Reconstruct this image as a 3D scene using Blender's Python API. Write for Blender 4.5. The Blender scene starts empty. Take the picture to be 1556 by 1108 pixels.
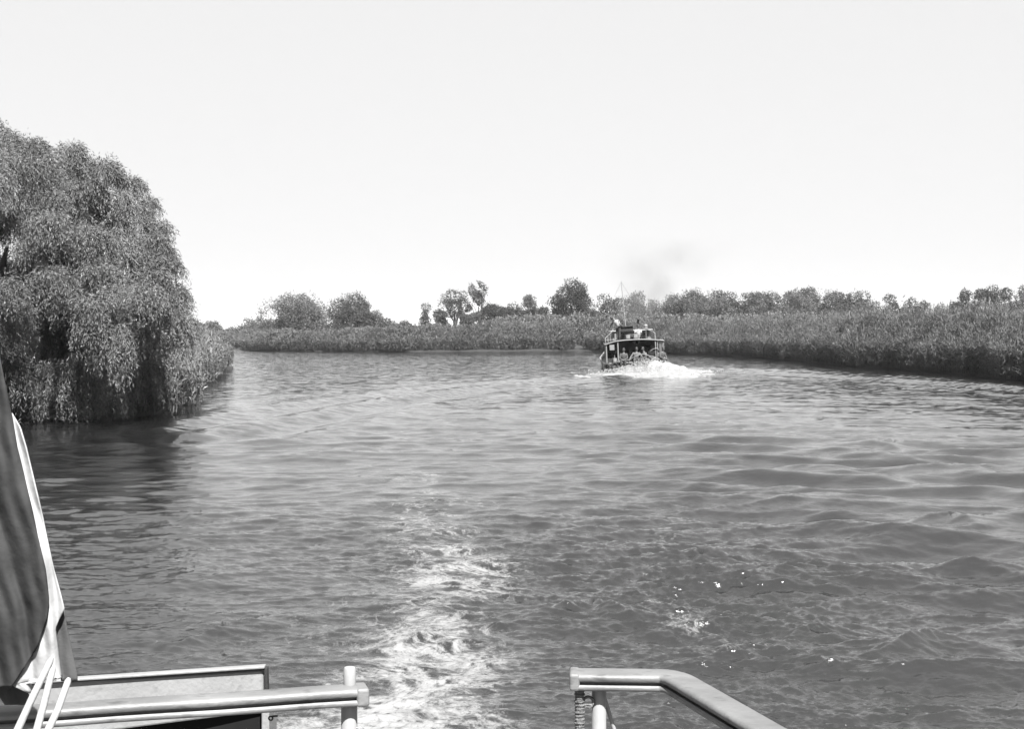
import bpy, bmesh, math, random
import numpy as np
from mathutils import Vector, Matrix, Euler, Quaternion
R = math.radians
random.seed(7)
RNG = np.random.default_rng(7)
scene = bpy.context.scene

# ------------------------------------------------------------------ camera
CAM_H = 2.6
FPX = 2160.0            # focal length in photo pixels
HOR = 500.0             # photo row of the horizon
PITCH = math.atan((554 - HOR) / FPX)
cam_d = bpy.data.cameras.new('camera'); cam = bpy.data.objects.new('camera', cam_d)
scene.collection.objects.link(cam)
cam_d.sensor_width = 36; cam_d.lens = 36 * FPX / 1556
cam_d.clip_start = 0.05; cam_d.clip_end = 9000
cam.location = (0, 0, CAM_H); cam.rotation_euler = (R(90) - PITCH, 0, 0)
scene.camera = cam

# ------------------------------------------------------------------ light
SUN_EL, SUN_AZ = 54, 163      # azimuth clockwise from +Y
world = bpy.data.worlds.new("World"); scene.world = world; world.use_nodes = True
nt = world.node_tree; bg = nt.nodes['Background']
sky = nt.nodes.new('ShaderNodeTexSky'); sky.sky_type = 'NISHITA'; sky.sun_disc = False
sky.sun_elevation = R(SUN_EL); sky.sun_rotation = R(SUN_AZ)
sky.air_density = 1.0; sky.dust_density = 1.5; sky.ozone_density = 1.0
# black and white film: sky brightness only, blue-sensitive
bw = nt.nodes.new('ShaderNodeRGBToBW'); nt.links.new(sky.outputs[0], bw.inputs[0])
pw = nt.nodes.new('ShaderNodeMath'); pw.operation = 'POWER'; pw.inputs[1].default_value = 0.10   # film shoulder: a pale, almost even hazy sky
nt.links.new(bw.outputs[0], pw.inputs[0])
mg = nt.nodes.new('ShaderNodeMath'); mg.operation = 'MULTIPLY'; mg.inputs[1].default_value = 2.7
nt.links.new(pw.outputs[0], mg.inputs[0]); nt.links.new(mg.outputs[0], bg.inputs['Color'])
bg.inputs['Strength'].default_value = 0.05
sd = bpy.data.lights.new('sun', 'SUN'); sd.energy = 5.0; sd.angle = R(0.5); sd.color = (1, .995, .985)
sun = bpy.data.objects.new('sun', sd); scene.collection.objects.link(sun)
sv = Vector((math.sin(R(SUN_AZ)) * math.cos(R(SUN_EL)), math.cos(R(SUN_AZ)) * math.cos(R(SUN_EL)), math.sin(R(SUN_EL))))
sun.rotation_euler = sv.to_track_quat('Z', 'Y').to_euler(); sun.location = (30, -30, 60)
scene.view_settings.view_transform = 'Standard'; scene.view_settings.look = 'None'
scene.view_settings.exposure = 2.5; scene.view_settings.gamma = 1
scene.render.engine = 'CYCLES'
scene.cycles.max_bounces = 6; scene.cycles.transparent_max_bounces = 8
scene.cycles.volume_bounces = 0
scene.cycles.caustics_reflective = False; scene.cycles.caustics_refractive = False; scene.cycles.blur_glossy = 1.0
scene.cycles.sample_clamp_indirect = .5; scene.cycles.sample_clamp_direct = 4

# ------------------------------------------------------------------ helpers
def at(px, py, d):
    """world point seen at photo pixel (px,py) at forward distance d (small-pitch model)"""
    s, c = math.sin(PITCH), math.cos(PITCH)
    u, v = (px - 778) / FPX, -(py - 554) / FPX
    fwd, up = c + v * s, -s + v * c
    k = d / fwd
    return Vector((u * k, d, CAM_H + up * k))
def gnd(px, py, z=0.0):
    s, c = math.sin(PITCH), math.cos(PITCH)
    u, v = (px - 778) / FPX, -(py - 554) / FPX
    fwd, up = c + v * s, -s + v * c
    k = (z - CAM_H) / up
    return (u * k, fwd * k)

def tag(o, label=None, cat=None, group=None, kind=None):
    if label: o['label'] = label
    if cat: o['category'] = cat
    if group: o['group'] = group
    if kind: o['kind'] = kind
    return o
def empty(name, loc=(0, 0, 0), rz=0.0, label=None, cat=None, group=None):
    o = bpy.data.objects.new(name, None); o.empty_display_size = 0.3
    scene.collection.objects.link(o); o.location = loc; o.rotation_euler = (0, 0, rz)
    return tag(o, label, cat, group)
def link(name, me, mat, parent=None):
    o = bpy.data.objects.new(name, me); scene.collection.objects.link(o)
    if mat: me.materials.append(mat)
    if parent: o.parent = parent
    return o
def np_mesh(name, V, F, attrs=None, smooth=False):
    V = np.ascontiguousarray(V, dtype=np.float32); F = np.ascontiguousarray(F, dtype=np.int32)
    me = bpy.data.meshes.new(name); k = F.shape[1]
    me.vertices.add(len(V)); me.vertices.foreach_set('co', V.ravel())
    me.loops.add(F.size); me.loops.foreach_set('vertex_index', F.ravel())
    me.polygons.add(len(F)); me.polygons.foreach_set('loop_start', np.arange(0, F.size, k, dtype=np.int32))
    me.update(calc_edges=True)
    me.polygons.foreach_set('use_smooth', np.full(len(F), smooth))
    if attrs:
        for n, a in attrs.items():
            at_ = me.attributes.new(n, 'FLOAT', 'POINT'); at_.data.foreach_set('value', np.ascontiguousarray(a, dtype=np.float32))
    return me
def nrm(v): return v / np.maximum(np.linalg.norm(v, axis=-1, keepdims=True), 1e-9)

class MB:
    def __init__(s): s.bm = bmesh.new()
    def box(s, c, size, rot=None, bev=0.0):
        r = bmesh.ops.create_cube(s.bm, size=1.0); vs = r['verts']
        M = Matrix.Translation(Vector(c)) @ (rot.to_matrix().to_4x4() if rot else Matrix.Identity(4)) @ Matrix.Diagonal((*size, 1))
        bmesh.ops.transform(s.bm, matrix=M, verts=vs)
        if bev:
            es = list({e for v in vs for e in v.link_edges})
            bmesh.ops.bevel(s.bm, geom=es, offset=bev, segments=2, affect='EDGES', profile=.5)
        return s
    def tube(s, pts, r, n=10, caps=True):
        pts = [Vector(p) for p in pts]; rings = []
        rr = r if isinstance(r, (list, tuple)) else [r] * len(pts)
        up0 = None
        for i, p in enumerate(pts):
            t = (pts[min(i + 1, len(pts) - 1)] - pts[max(i - 1, 0)]).normalized()
            if up0 is None: up0 = Vector((0, 0, 1)) if abs(t.z) < .9 else Vector((1, 0, 0))
            a = t.cross(up0).normalized(); b = a.cross(t).normalized(); up0 = b
            rings.append([s.bm.verts.new(p + (a * math.cos(q) + b * math.sin(q)) * rr[i]) for q in [2 * math.pi * k / n for k in range(n)]])
        for A, B in zip(rings, rings[1:]):
            for k in range(n): s.bm.faces.new((A[k], A[(k + 1) % n], B[(k + 1) % n], B[k]))
        if caps:
            s.bm.faces.new(rings[0][::-1]); s.bm.faces.new(rings[-1])
        return s
    def ball(s, c, r, seg=12, scale=(1, 1, 1)):
        q = bmesh.ops.create_uvsphere(s.bm, u_segments=seg, v_segments=max(6, seg // 2 + 1), radius=r)
        bmesh.ops.transform(s.bm, matrix=Matrix.Translation(Vector(c)) @ Matrix.Diagonal((*scale, 1)), verts=q['verts'])
        return s
    def torus(s, c, R1, r, axis='Y', n=20, m=8):
        V = []
        for i in range(n):
            a = 2 * math.pi * i / n; ring = []
            for j in range(m):
                b = 2 * math.pi * j / m
                x, y, z = (R1 + r * math.cos(b)) * math.cos(a), r * math.sin(b), (R1 + r * math.cos(b)) * math.sin(a)
                if axis == 'X': x, y, z = y, x, z
                if axis == 'Z': x, y, z = x, z, y
                ring.append(s.bm.verts.new(Vector(c) + Vector((x, y, z))))
            V.append(ring)
        for i in range(n):
            for j in range(m): s.bm.faces.new((V[i][j], V[(i + 1) % n][j], V[(i + 1) % n][(j + 1) % m], V[i][(j + 1) % m]))
        return s
    def loft(s, rings, closed=True, caps=True):
        L = [[s.bm.verts.new(Vector(p)) for p in r] for r in rings]; n = len(L[0])
        for A, B in zip(L, L[1:]):
            for k in range(n if closed else n - 1): s.bm.faces.new((A[k], A[(k + 1) % n], B[(k + 1) % n], B[k]))
        if caps and closed: s.bm.faces.new(L[0][::-1]); s.bm.faces.new(L[-1])
        return s
    def build(s, name, mat, parent=None, smooth=None):
        bmesh.ops.recalc_face_normals(s.bm, faces=s.bm.faces)
        me = bpy.data.meshes.new(name); s.bm.to_mesh(me); s.bm.free()
        if smooth is not None:
            me.polygons.foreach_set('use_smooth', np.full(len(me.polygons), True))
            me.set_sharp_from_angle(angle=R(smooth))
        return link(name, me, mat, parent)

# ------------------------------------------------------------------ materials
KA = .42      # all surface colours lie on one grey scale set by the exposure
def mat(name, g, rough=.6, var=.25, scale=8.0, bump=0.0, bscale=None, spec=.3, metal=0.0, stretch=(1, 1, 1), stains=0.0):
    g *= KA
    m = bpy.data.materials.new(name); m.use_nodes = True; t = m.node_tree; N = t.nodes; L = t.links
    p = N['Principled BSDF']; p.inputs['Roughness'].default_value = rough
    p.inputs['Specular IOR Level'].default_value = spec; p.inputs['Metallic'].default_value = metal
    tc = N.new('ShaderNodeTexCoord'); mp = N.new('ShaderNodeMapping'); mp.inputs['Scale'].default_value = stretch
    L.new(tc.outputs['Object'], mp.inputs['Vector'])
    n = N.new('ShaderNodeTexNoise'); n.inputs['Scale'].default_value = scale; n.inputs['Detail'].default_value = 6; n.inputs['Roughness'].default_value = .65
    L.new(mp.outputs[0], n.inputs['Vector'])
    mr = N.new('ShaderNodeMapRange'); mr.inputs['From Min'].default_value = .3; mr.inputs['From Max'].default_value = .7
    mr.inputs['To Min'].default_value = g * (1 - var); mr.inputs['To Max'].default_value = g * (1 + var)
    L.new(n.outputs['Fac'], mr.inputs['Value']); out = mr.outputs[0]
    if stains:
        n3 = N.new('ShaderNodeTexNoise'); n3.inputs['Scale'].default_value = scale * 4; n3.inputs['Detail'].default_value = 8
        L.new(mp.outputs[0], n3.inputs['Vector'])
        r3 = N.new('ShaderNodeMapRange'); r3.inputs['From Min'].default_value = .56; r3.inputs['From Max'].default_value = .68
        r3.inputs['To Min'].default_value = 1; r3.inputs['To Max'].default_value = 1 - stains
        L.new(n3.outputs['Fac'], r3.inputs['Value'])
        mm = N.new('ShaderNodeMath'); mm.operation = 'MULTIPLY'; L.new(out, mm.inputs[0]); L.new(r3.outputs[0], mm.inputs[1]); out = mm.outputs[0]
    L.new(out, p.inputs['Base Color'])
    if bump:
        n2 = N.new('ShaderNodeTexNoise'); n2.inputs['Scale'].default_value = bscale or scale * 5; n2.inputs['Detail'].default_value = 5
        L.new(mp.outputs[0], n2.inputs['Vector'])
        b = N.new('ShaderNodeBump'); b.inputs['Strength'].default_value = bump; b.inputs['Distance'].default_value = .02
        L.new(n2.outputs['Fac'], b.inputs['Height']); L.new(b.outputs[0], p.inputs['Normal'])
    return m
def leaf_mat(name, g, var=.5, trans=.25, rough=.5, nscale=.6):
    g *= KA
    m = bpy.data.materials.new(name); m.use_nodes = True; t = m.node_tree; N = t.nodes; L = t.links
    p = N['Principled BSDF']; p.inputs['Roughness'].default_value = rough; p.inputs['Specular IOR Level'].default_value = .08
    a = N.new('ShaderNodeAttribute'); a.attribute_name = 'tint'
    tc = N.new('ShaderNodeTexCoord'); n = N.new('ShaderNodeTexNoise'); n.inputs['Scale'].default_value = nscale; n.inputs['Detail'].default_value = 3
    L.new(tc.outputs['Object'], n.inputs['Vector'])
    ad = N.new('ShaderNodeMath'); ad.operation = 'MULTIPLY_ADD'; ad.inputs[1].default_value = .6
    L.new(n.outputs['Fac'], ad.inputs[0]); L.new(a.outputs['Fac'], ad.inputs[2])
    mr = N.new('ShaderNodeMapRange'); mr.inputs['From Min'].default_value = .2; mr.inputs['From Max'].default_value = 1.4
    mr.inputs['To Min'].default_value = g * (1 - var); mr.inputs['To Max'].default_value = g * (1 + var)
    L.new(ad.outputs[0], mr.inputs['Value']); L.new(mr.outputs[0], p.inputs['Base Color'])
    tr = N.new('ShaderNodeBsdfTranslucent'); L.new(mr.outputs[0], tr.inputs['Color'])
    mx = N.new('ShaderNodeMixShader'); mx.inputs[0].default_value = trans
    L.new(p.outputs[0], mx.inputs[1]); L.new(tr.outputs[0], mx.inputs[2]); L.new(mx.outputs[0], N['Material Output'].inputs['Surface'])
    return m

M = dict(
    bwhite=mat('chalky_boat_paint', .21, .5, .15, 6, .06, 30, stains=.3),
    willow=leaf_mat('willow_leaf', .165, .65, .10, .36),
    leaf=leaf_mat('tree_leaf', .09, .45, .2, .55, .15),
    leaf_dark=leaf_mat('dark_tree_leaf', .06, .45, .2, .55, .15),
    leaf_pale=leaf_mat('pale_tree_leaf', .125, .4, .2, .55, .15),
    reed=leaf_mat('reed_leaf', .135, .85, .2, .5, .25),
    bark=mat('bark', .09, .9, .4, 6, .8, 20, .2, stretch=(1, 1, .2)),
    mud=mat('mud', .022, .9, .3, .3, .4, 2),
    rail=mat('weathered_painted_wood', .165, .55, .38, 9, .1, 90, .4, stretch=(.5, .8, 1), stains=.5),
    white=mat('white_paint', .34, .4, .08, 6, .06, 30, stains=.15),
    greywhite=mat('grey_paint', .27, .5, .1, 14, .12, 90, stains=.2),
    dark=mat('dark_paint_and_shade', .012, .8, .3, 5, spec=.05),  # dark paint, also the painted shade in the locker and under the canopy
    black=mat('black_rubber', .02, .75, .3, 9, .3, 40, .3),
    hull=mat('boat_hull_paint', .05, .45, .35, 2.5, .1, 20, stains=.3),
    mid=mat('grey_cabin_paint', .2, .5, .15, 3),
    glass=mat('dark_glass', .02, .08, .1, 2),
    canvas=mat('dark_canvas', .035, .85, .25, 4, .3, 30, .2),
    steel=mat('galvanised_steel', .35, .38, .2, 20, .1, 50, metal=.8),
    rope=mat('white_rope', .36, .75, .1, 30, .1, 160, .2),
    twine=mat('wound_twine', .17, .85, .4, 40, .6, 150, .2),
    flag_dark=mat('dark_bunting', .04, .9, .3, 14, .5, 11, .12),
    flag_white=mat('white_bunting', .4, .85, .08, 9, .3, 14, .15),
    flag_grey=mat('grey_bunting', .08, .88, .15, 9, .1, 260, .15),
    skin=mat('skin', .13, .55, .1, 6), hair=mat('hair', .03, .6, .3, 20),
    cl_white=mat('white_cloth', .5, .85, .08, 8, .3, 12), cl_grey=mat('grey_cloth', .075, .9, .15, 8, .3, 12),
    cl_mid=mat('pale_grey_cloth', .13, .9, .15, 8, .3, 12), cl_dark=mat('dark_cloth', .04, .9, .2, 8, .3, 12),
)

# ------------------------------------------------------------------ river outline
far_bank = [gnd(*p) for p in [(345, 527), (387, 533), (480, 534), (600, 535), (760, 534), (880, 533), (950, 535), (1010, 537), (1091, 540.5), (1150, 544), (1202, 548),
            (1291, 558), (1354, 561), (1424, 567), (1498, 575), (1570, 583), (1700, 598), (2000, 640)]]
far_bank = [(-160, 262), (-90, 250), (-60, 232)] + far_bank + [(21.5, 25), (20, 8), (22, -40)]
left_bank = [(-160, 128), (-60, 116), (-32, 108), gnd(338, 554), gnd(343, 556), gnd(334, 566), gnd(320, 580), gnd(296, 602), gnd(255, 632), (-10.6, 41.2), (-12.5, 40.2), (-15, 39.6), (-20, 38.5), (-27, 30), (-29, 0), (-29, -40)]
river_poly = np.array(far_bank + left_bank[::-1], float)
def inside(px, py, poly):
    c = np.zeros(px.shape, bool); n = len(poly)
    for i in range(n):
        x1, y1 = poly[i]; x2, y2 = poly[(i + 1) % n]
        cond = ((y1 > py) != (y2 > py)) & (px < (x2 - x1) * (py - y1) / (y2 - y1 + 1e-12) + x1)
        c ^= cond
    return c
def polydist(px, py, line):
    line = np.asarray(line, float); best = np.full(px.shape, 1e9); sgn = np.zeros(px.shape); along = np.zeros(px.shape); acc = 0
    for (x1, y1), (x2, y2) in zip(line[:-1], line[1:]):
        dx, dy = x2 - x1, y2 - y1; L2 = dx * dx + dy * dy; Ls = math.sqrt(L2)
        t = np.clip(((px - x1) * dx + (py - y1) * dy) / L2, 0, 1)
        ex, ey = px - x1 - t * dx, py - y1 - t * dy; d = np.hypot(ex, ey); m = d < best
        best = np.where(m, d, best); sgn = np.where(m, np.sign(dx * ey - dy * ex), sgn); along = np.where(m, acc + t * Ls, along); acc += Ls
    return best, sgn, along

# value-noise fields
_G = RNG.random((256, 256))
def vnoise(x, y, s, seed=0):
    x = x / s + seed * 17.31; y = y / s + seed * 9.77
    xi = np.floor(x).astype(int); yi = np.floor(y).astype(int); fx = x - xi; fy = y - yi
    fx = fx * fx * (3 - 2 * fx); fy = fy * fy * (3 - 2 * fy); xi &= 255; yi &= 255; x1 = (xi + 1) & 255; y1 = (yi + 1) & 255
    return (_G[xi, yi] * (1 - fx) + _G[x1, yi] * fx) * (1 - fy) + (_G[xi, y1] * (1 - fx) + _G[x1, y1] * fx) * fy
def fbm(x, y, s, o=4, seed=0):
    r = 0; a = 1; t = 0
    for k in range(o): r = r + a * vnoise(x, y, s, seed + k); t += a; a *= .5; s *= .5
    return r / t

# ------------------------------------------------------------------ ground
def build_ground():
    u = np.linspace(-1, 1, 421); X1 = np.sinh(u * 4.2) / math.sinh(4.2) * 5000 + 4.0 * u
    v = np.linspace(-1, 1, 521); Y1 = np.sinh(v * 4.2) / math.sinh(4.2) * 5000 + 90
    X, Y = np.meshgrid(X1, Y1, indexing='ij')
    ins = inside(X, Y, river_poly); d, _, _ = polydist(X, Y, np.vstack([river_poly, river_poly[:1]]))
    sd_ = np.where(ins, -d, d)
    Z = np.clip(sd_ * .35 + .02, -1.8, .28) + .08 * (fbm(X, Y, 9) - .5)
    Z = np.where(Y < -38, np.minimum(Z, .1), Z)
    n, m = X.shape; V = np.stack([X, Y, Z], -1).reshape(-1, 3)
    i, j = np.meshgrid(np.arange(n - 1), np.arange(m - 1), indexing='ij'); a = (i * m + j).ravel()
    F = np.stack([a, a + m, a + m + 1, a + 1], -1)
    tag(link('ground', np_mesh('ground', V, F, smooth=True), M['mud']), kind='structure')
build_ground()

# ------------------------------------------------------------------ water
def fft_tile(n, L, lmin, lmax, slope, seed, aniso=.92, wdir=(0.0, 1.0)):
    rng = np.random.default_rng(seed)
    k1 = np.fft.fftfreq(n, L / n) * 2 * np.pi; KX, KY = np.meshgrid(k1, k1, indexing='ij'); K = np.hypot(KX, KY); K[0, 0] = 1
    lam = 2 * np.pi / K
    w = np.array(wdir) / np.hypot(*wdir); c = (KX * w[0] + KY * w[1]) / K
    amp = K ** (-slope) * ((1 - aniso) + aniso * c ** 4) * (lam > lmin) * np.exp(-(lam / lmax) ** 4)
    amp[0, 0] = 0
    H = amp * (rng.normal(size=(n, n)) + 1j * rng.normal(size=(n, n)))
    h = np.fft.ifft2(H).real; sx = np.fft.ifft2(-1j * KX / K * H).real; sy = np.fft.ifft2(-1j * KY / K * H).real
    s = h.std(); return np.stack([h, sx, sy], 0) / s, L / n, n
T_big = fft_tile(1024, 47.0, .8, 4.2, 2.3, 1)
T_mid = fft_tile(1024, 19.0, .22, 1.6, 2.0, 2, .88)
T_sml = fft_tile(1024, 7.3, .035, .42, 1.75, 3, .75)
def samp(T, x, y, ang=0.0):
    A, st, n = T; ca, sa = math.cos(ang), math.sin(ang); u = (x * ca - y * sa) / st; v = (x * sa + y * ca) / st
    ui = np.floor(u).astype(int); vi = np.floor(v).astype(int); fu = u - ui; fv = v - vi; ui %= n; vi %= n; u1 = (ui + 1) % n; v1 = (vi + 1) % n
    r = (A[:, ui, vi] * (1 - fu) + A[:, u1, vi] * fu) * (1 - fv) + (A[:, ui, v1] * (1 - fu) + A[:, u1, v1] * fu) * fv
    return r[0], r[1] * ca + r[2] * sa, -r[1] * sa + r[2] * ca
def sstep(a, b, x):
    t = np.clip((x - a) / (b - a), 0, 1); return t * t * (3 - 2 * t)
trail = [(-.75, 6), (-.85, 9.2), (-.7, 11.5), (-.5, 14), (-.7, 16), (-1.3, 19.5), (-1.9, 25), (-1.7, 33), (.2, 45), (4.2, 65), (7.6, 86)]
turb = [(2.2, 6), (1.9, 10), (1.4, 13.5), (2.2, 20), (4.0, 30), (4.4, 40), (5.4, 55), (7.5, 86)]
armL = [gnd(940, 572), gnd(850, 579), gnd(700, 592), gnd(560, 612), gnd(430, 634), gnd(290, 664)]
armR = [gnd(1050, 562), gnd(1180, 566), gnd(1300, 573), gnd(1430, 581), gnd(1600, 592), (24, 50)]
crests = [([gnd(1120, 893), gnd(1190, 868), gnd(1400, 862), gnd(1480, 878), gnd(1620, 900)], .13, .34),
          ([gnd(930, 905), gnd(1100, 878), gnd(1260, 905)], .05, .3), ([gnd(800, 948), gnd(900, 925), gnd(960, 950)], .09, .22),
          ([gnd(1180, 935), gnd(1300, 912), gnd(1420, 930)], .08, .25), ([gnd(1330, 1010), gnd(1430, 985), gnd(1600, 1000)], .10, .28),
          ([gnd(1380, 722), gnd(1440, 714), gnd(1500, 722)], .10, .6), ([gnd(1270, 690), gnd(1330, 677), gnd(1420, 686)], .09, .7),
          ([gnd(1370, 800), gnd(1430, 792), gnd(1490, 806)], .08, .4), ([gnd(240, 985), gnd(330, 960), gnd(380, 968)], .07, .25),
          ([gnd(960, 1020), gnd(1180, 1002), gnd(1300, 1035)], .05, .2), ([gnd(560, 985), gnd(640, 965), gnd(780, 985)], .05, .22),
          ([gnd(380, 700), gnd(520, 690), gnd(640, 684)], .05, .8), ([gnd(1100, 750), gnd(1200, 742), gnd(1300, 756)], .06, .5)]
def water_disp(x, y, res):
    """res: local sample spacing; waves shorter than ~2.5 samples are faded out"""
    r = np.hypot(x, y)
    calm = sstep(34, 75, y + 1.3 * np.minimum(x, 8) * -1)           # quiet far-left reach
    dturb, _, _ = polydist(x, y, turb); tb = np.exp(-(dturb / (1.2 + .035 * r)) ** 2)
    patch = .78 + .52 * sstep(.36, .68, fbm(x, y * 1.4, 5.5, 3, 5)) + .2 * tb
    a_big = (.017 + .042 * sstep(.5, 4.5, x) * (1 - sstep(22, 50, r)) - .008 * calm) * (.5 + fbm(x, y, 9, 2, 9))
    a_mid = (.0100 + .0030 * tb) * patch * (1 - .82 * calm)
    a_sml = (.0058 + .0044 * tb) * patch * (1 - .55 * calm)
    a_big = a_big * (1 - .7 * calm); far_ = 1 - .55 * sstep(22, 60, r); a_mid = a_mid * far_; a_big = a_big * (1 - .35 * sstep(25, 60, r))
    f1 = 1 - sstep(.5, 1.6, res); f2 = 1 - sstep(.10, .40, res); f3 = 1 - sstep(.02, .075, res)
    b = samp(T_big, x, y, .16); m = samp(T_mid, x, y, -.2); s = samp(T_sml, x, y, .1)
    ch = .98
    h = a_big * f1 * b[0] + a_mid * f2 * m[0] + a_sml * f3 * s[0]
    dx = ch * (a_big * f1 * b[1] + a_mid * f2 * m[1] + .5 * a_sml * f3 * s[1]); dy = ch * (a_big * f1 * b[2] + a_mid * f2 * m[2] + .5 * a_sml * f3 * s[2])
    wob = 2.2 * (fbm(x, y, 11, 3, 3) - .5)
    for line, A0, wl, wd, dr in ((armL, .10, 2.9, 3.4, -1), (armR, .13, 3.6, 4.2, 1)):
        d, sg, al = polydist(x, y, line); sdd = d * sg + wob * .5
        h = h + A0 * np.cos(2 * np.pi * sdd / wl) * np.exp(-(sdd / wd) ** 2) * (.6 + .8 * fbm(x, y, 7, 2, 21))
    wb = .5 * (fbm(x, y, 1.6, 3, 13) - .5)
    for line, A0, w in crests:
        d, sg, al = polydist(x, y, line); tot = polydist(np.array([line[-1][0]]), np.array([line[-1][1]]), line)[2][0]
        sdd = d * sg + wb * w / .3
        env = np.sin(np.pi * np.clip(al / tot, 0, 1)) ** .6 * np.exp(-(np.maximum(d - 2.5 * w, 0) / w) ** 2)
        prof = np.exp(-np.abs(sdd) / w * 1.4) - .35 * np.exp(-((sdd + 1.6 * w) / w) ** 2)
        h = h + A0 * env * prof * (.6 + .8 * fbm(x, y, .9, 2, 31))
    # washed-up mound behind the other boat
    return h, dx, dy
def build_water():
    th = np.concatenate([np.linspace(-180, -27, 78)[:-1], np.linspace(-27, 27, 880), np.linspace(27, 180, 78)[1:]]); th = np.radians(th)
    inv = np.linspace(1 / 7.5, 1 / 420.0, 820); rr = np.concatenate([[.4, 1.2, 2.2, 3.2, 4.2, 5.2, 6.0, 6.8], 1 / inv, [520, 700]])
    TH, RR = np.meshgrid(th, rr, indexing='ij'); X = RR * np.sin(TH); Y = RR * np.cos(TH)
    res = np.gradient(rr)[None, :] * np.ones_like(TH)
    res = np.maximum(res, (np.abs(np.gradient(th))[:, None] * RR))
    res = np.where(RR < 7.2, 1.0, res)
    # sampling along the view is coarser than across: keep waves up to a softer limit
    h, dx, dy = water_disp(X, Y, res * .75)
    edge = 1 - sstep(300, 420, RR); h *= edge
    n, m = X.shape; V = np.stack([X - dx * edge, Y - dy * edge, h], -1).reshape(-1, 3)
    i, j = np.meshgrid(np.arange(n - 1), np.arange(m - 1), indexing='ij'); a = (i * m + j).ravel()
    F = np.stack([a, a + 1, a + m + 1, a + m], -1)[:, ::-1]
    dt, _, _ = polydist(X, Y, trail); wtr = np.interp(Y, [6, 9, 12, 17, 22, 30, 50, 86], [1.25, 1.2, 1.1, 1.3, 1.5, 1.5, .6, 1.6])
    st = np.interp(Y, [6, 9, 11, 13, 15.5, 17.5, 21, 27, 34, 60, 78, 90], [.98, .88, .76, .68, .70, .64, .6, .5, .3, .1, .6, .7])
    foam = st * np.exp(-(dt / wtr) ** 2)
    d2, _, _ = polydist(X, Y, turb); foam2 = np.interp(Y, [6, 10, 14, 20, 30, 40, 60, 80], [.55, .52, .46, .42, .34, .2, .1, .5]) * np.exp(-(d2 / (.55 + .02 * Y)) ** 2)
    broad = .52 * np.exp(-((X + .9) / 2.2) ** 2) * (1 - sstep(18, 34, Y)) * (Y > 0)
    foam = np.maximum(np.maximum(foam, foam2), broad)
    bx, by = gnd(966, 562)
    bow = .85 * np.exp(-((X - 8.2) / 3.6) ** 2 - ((Y - 80) / 6.5) ** 2) + .5 * np.exp(-((X - 5.4) / 2.6) ** 2 - ((Y - 82) / 3.5) ** 2)
    foam = np.maximum(foam, bow)
    # body of the water: rough factor follows the chop
    tb = np.exp(-(d2 / (1.2 + .035 * RR)) ** 2)
    calm = sstep(34, 75, Y - 1.3 * np.minimum(X, 8))
    chop = (1 - .5 * sstep(-4, -8, X) * (RR < 48)) * np.interp(RR, [8, 25, 50, 90, 200], [.42, .36, .13, .04, .02]) * np.clip(.55 + .6 * tb - .42 * calm + .35 * (fbm(X, Y, 5, 3, 40) - .5), .06, 1.3)
    me = np_mesh('water', V, F, {'foam': foam.ravel(), 'chop': chop.ravel(), 'ripple': (np.interp(RR, [8, 18, 40, 80, 200], [.0, .15, .38, .6, .65]) * (.45 + 1.1 * fbm(X * .35, Y, 9, 4, 77))).ravel()}, smooth=True)
    m_ = bpy.data.materials.new('river_water'); m_.use_nodes = True; t = m_.node_tree; N = t.nodes; L = t.links
    p = N['Principled BSDF']; p.inputs['Base Color'].default_value = (.005, .005, .005, 1); p.inputs['Roughness'].default_value = .07; p.inputs['IOR'].default_value = 1.95
    tc = N.new('ShaderNodeTexCoord')
    ch = N.new('ShaderNodeAttribute'); ch.attribute_name = 'chop'
    ro = N.new('ShaderNodeAttribute'); ro.attribute_name = 'ripple'; p.inputs['Roughness'].default_value = .06
    def noise(scale, det, rough, st_=(1, 1, 1), dist=0.0):
        mp = N.new('ShaderNodeMapping'); mp.inputs['Scale'].default_value = st_; mp.inputs['Rotation'].default_value = (0, 0, .2)
        L.new(tc.outputs['Object'], mp.inputs['Vector']); n = N.new('ShaderNodeTexNoise'); n.inputs['Scale'].default_value = scale
        n.inputs['Detail'].default_value = det; n.inputs['Roughness'].default_value = rough; n.inputs['Distortion'].default_value = dist
        L.new(mp.outputs[0], n.inputs['Vector']); return n
    def math_(op, a, b=None, c=None):
        q = N.new('ShaderNodeMath'); q.operation = op
        for i_, v in enumerate((a, b, c)):
            if v is None: continue
            if isinstance(v, (int, float)): q.inputs[i_].default_value = v
            else: L.new(v, q.inputs[i_])
        return q.outputs[0]
    nA = noise(1.7, 5, .62, (1, 1.25, 1), .6); nB = noise(9, 5, .6, (1, 1.2, 1), .4)
    hh = math_('MULTIPLY_ADD', nA.outputs['Fac'], 1.0, math_('MULTIPLY', nB.outputs['Fac'], .36))
    hh = math_('MULTIPLY', hh, ch.outputs['Fac'])
    b = N.new('ShaderNodeBump'); b.inputs['Strength'].default_value = 1.0; b.inputs['Distance'].default_value = .075
    L.new(hh, b.inputs['Height']); nr = noise(2.6, 3, .6, (.8, 1.2, 1))
    vs = N.new('ShaderNodeVectorMath'); vs.operation = 'SUBTRACT'; vs.inputs[1].default_value = (.5, .5, .5); L.new(nr.outputs['Color'], vs.inputs[0])
    vm = N.new('ShaderNodeVectorMath'); vm.operation = 'MULTIPLY'; vm.inputs[1].default_value = (1, 1, 0); L.new(vs.outputs[0], vm.inputs[0])
    vk = N.new('ShaderNodeVectorMath'); vk.operation = 'SCALE'; L.new(vm.outputs[0], vk.inputs[0]); L.new(ro.outputs['Fac'], vk.inputs['Scale'])
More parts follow.
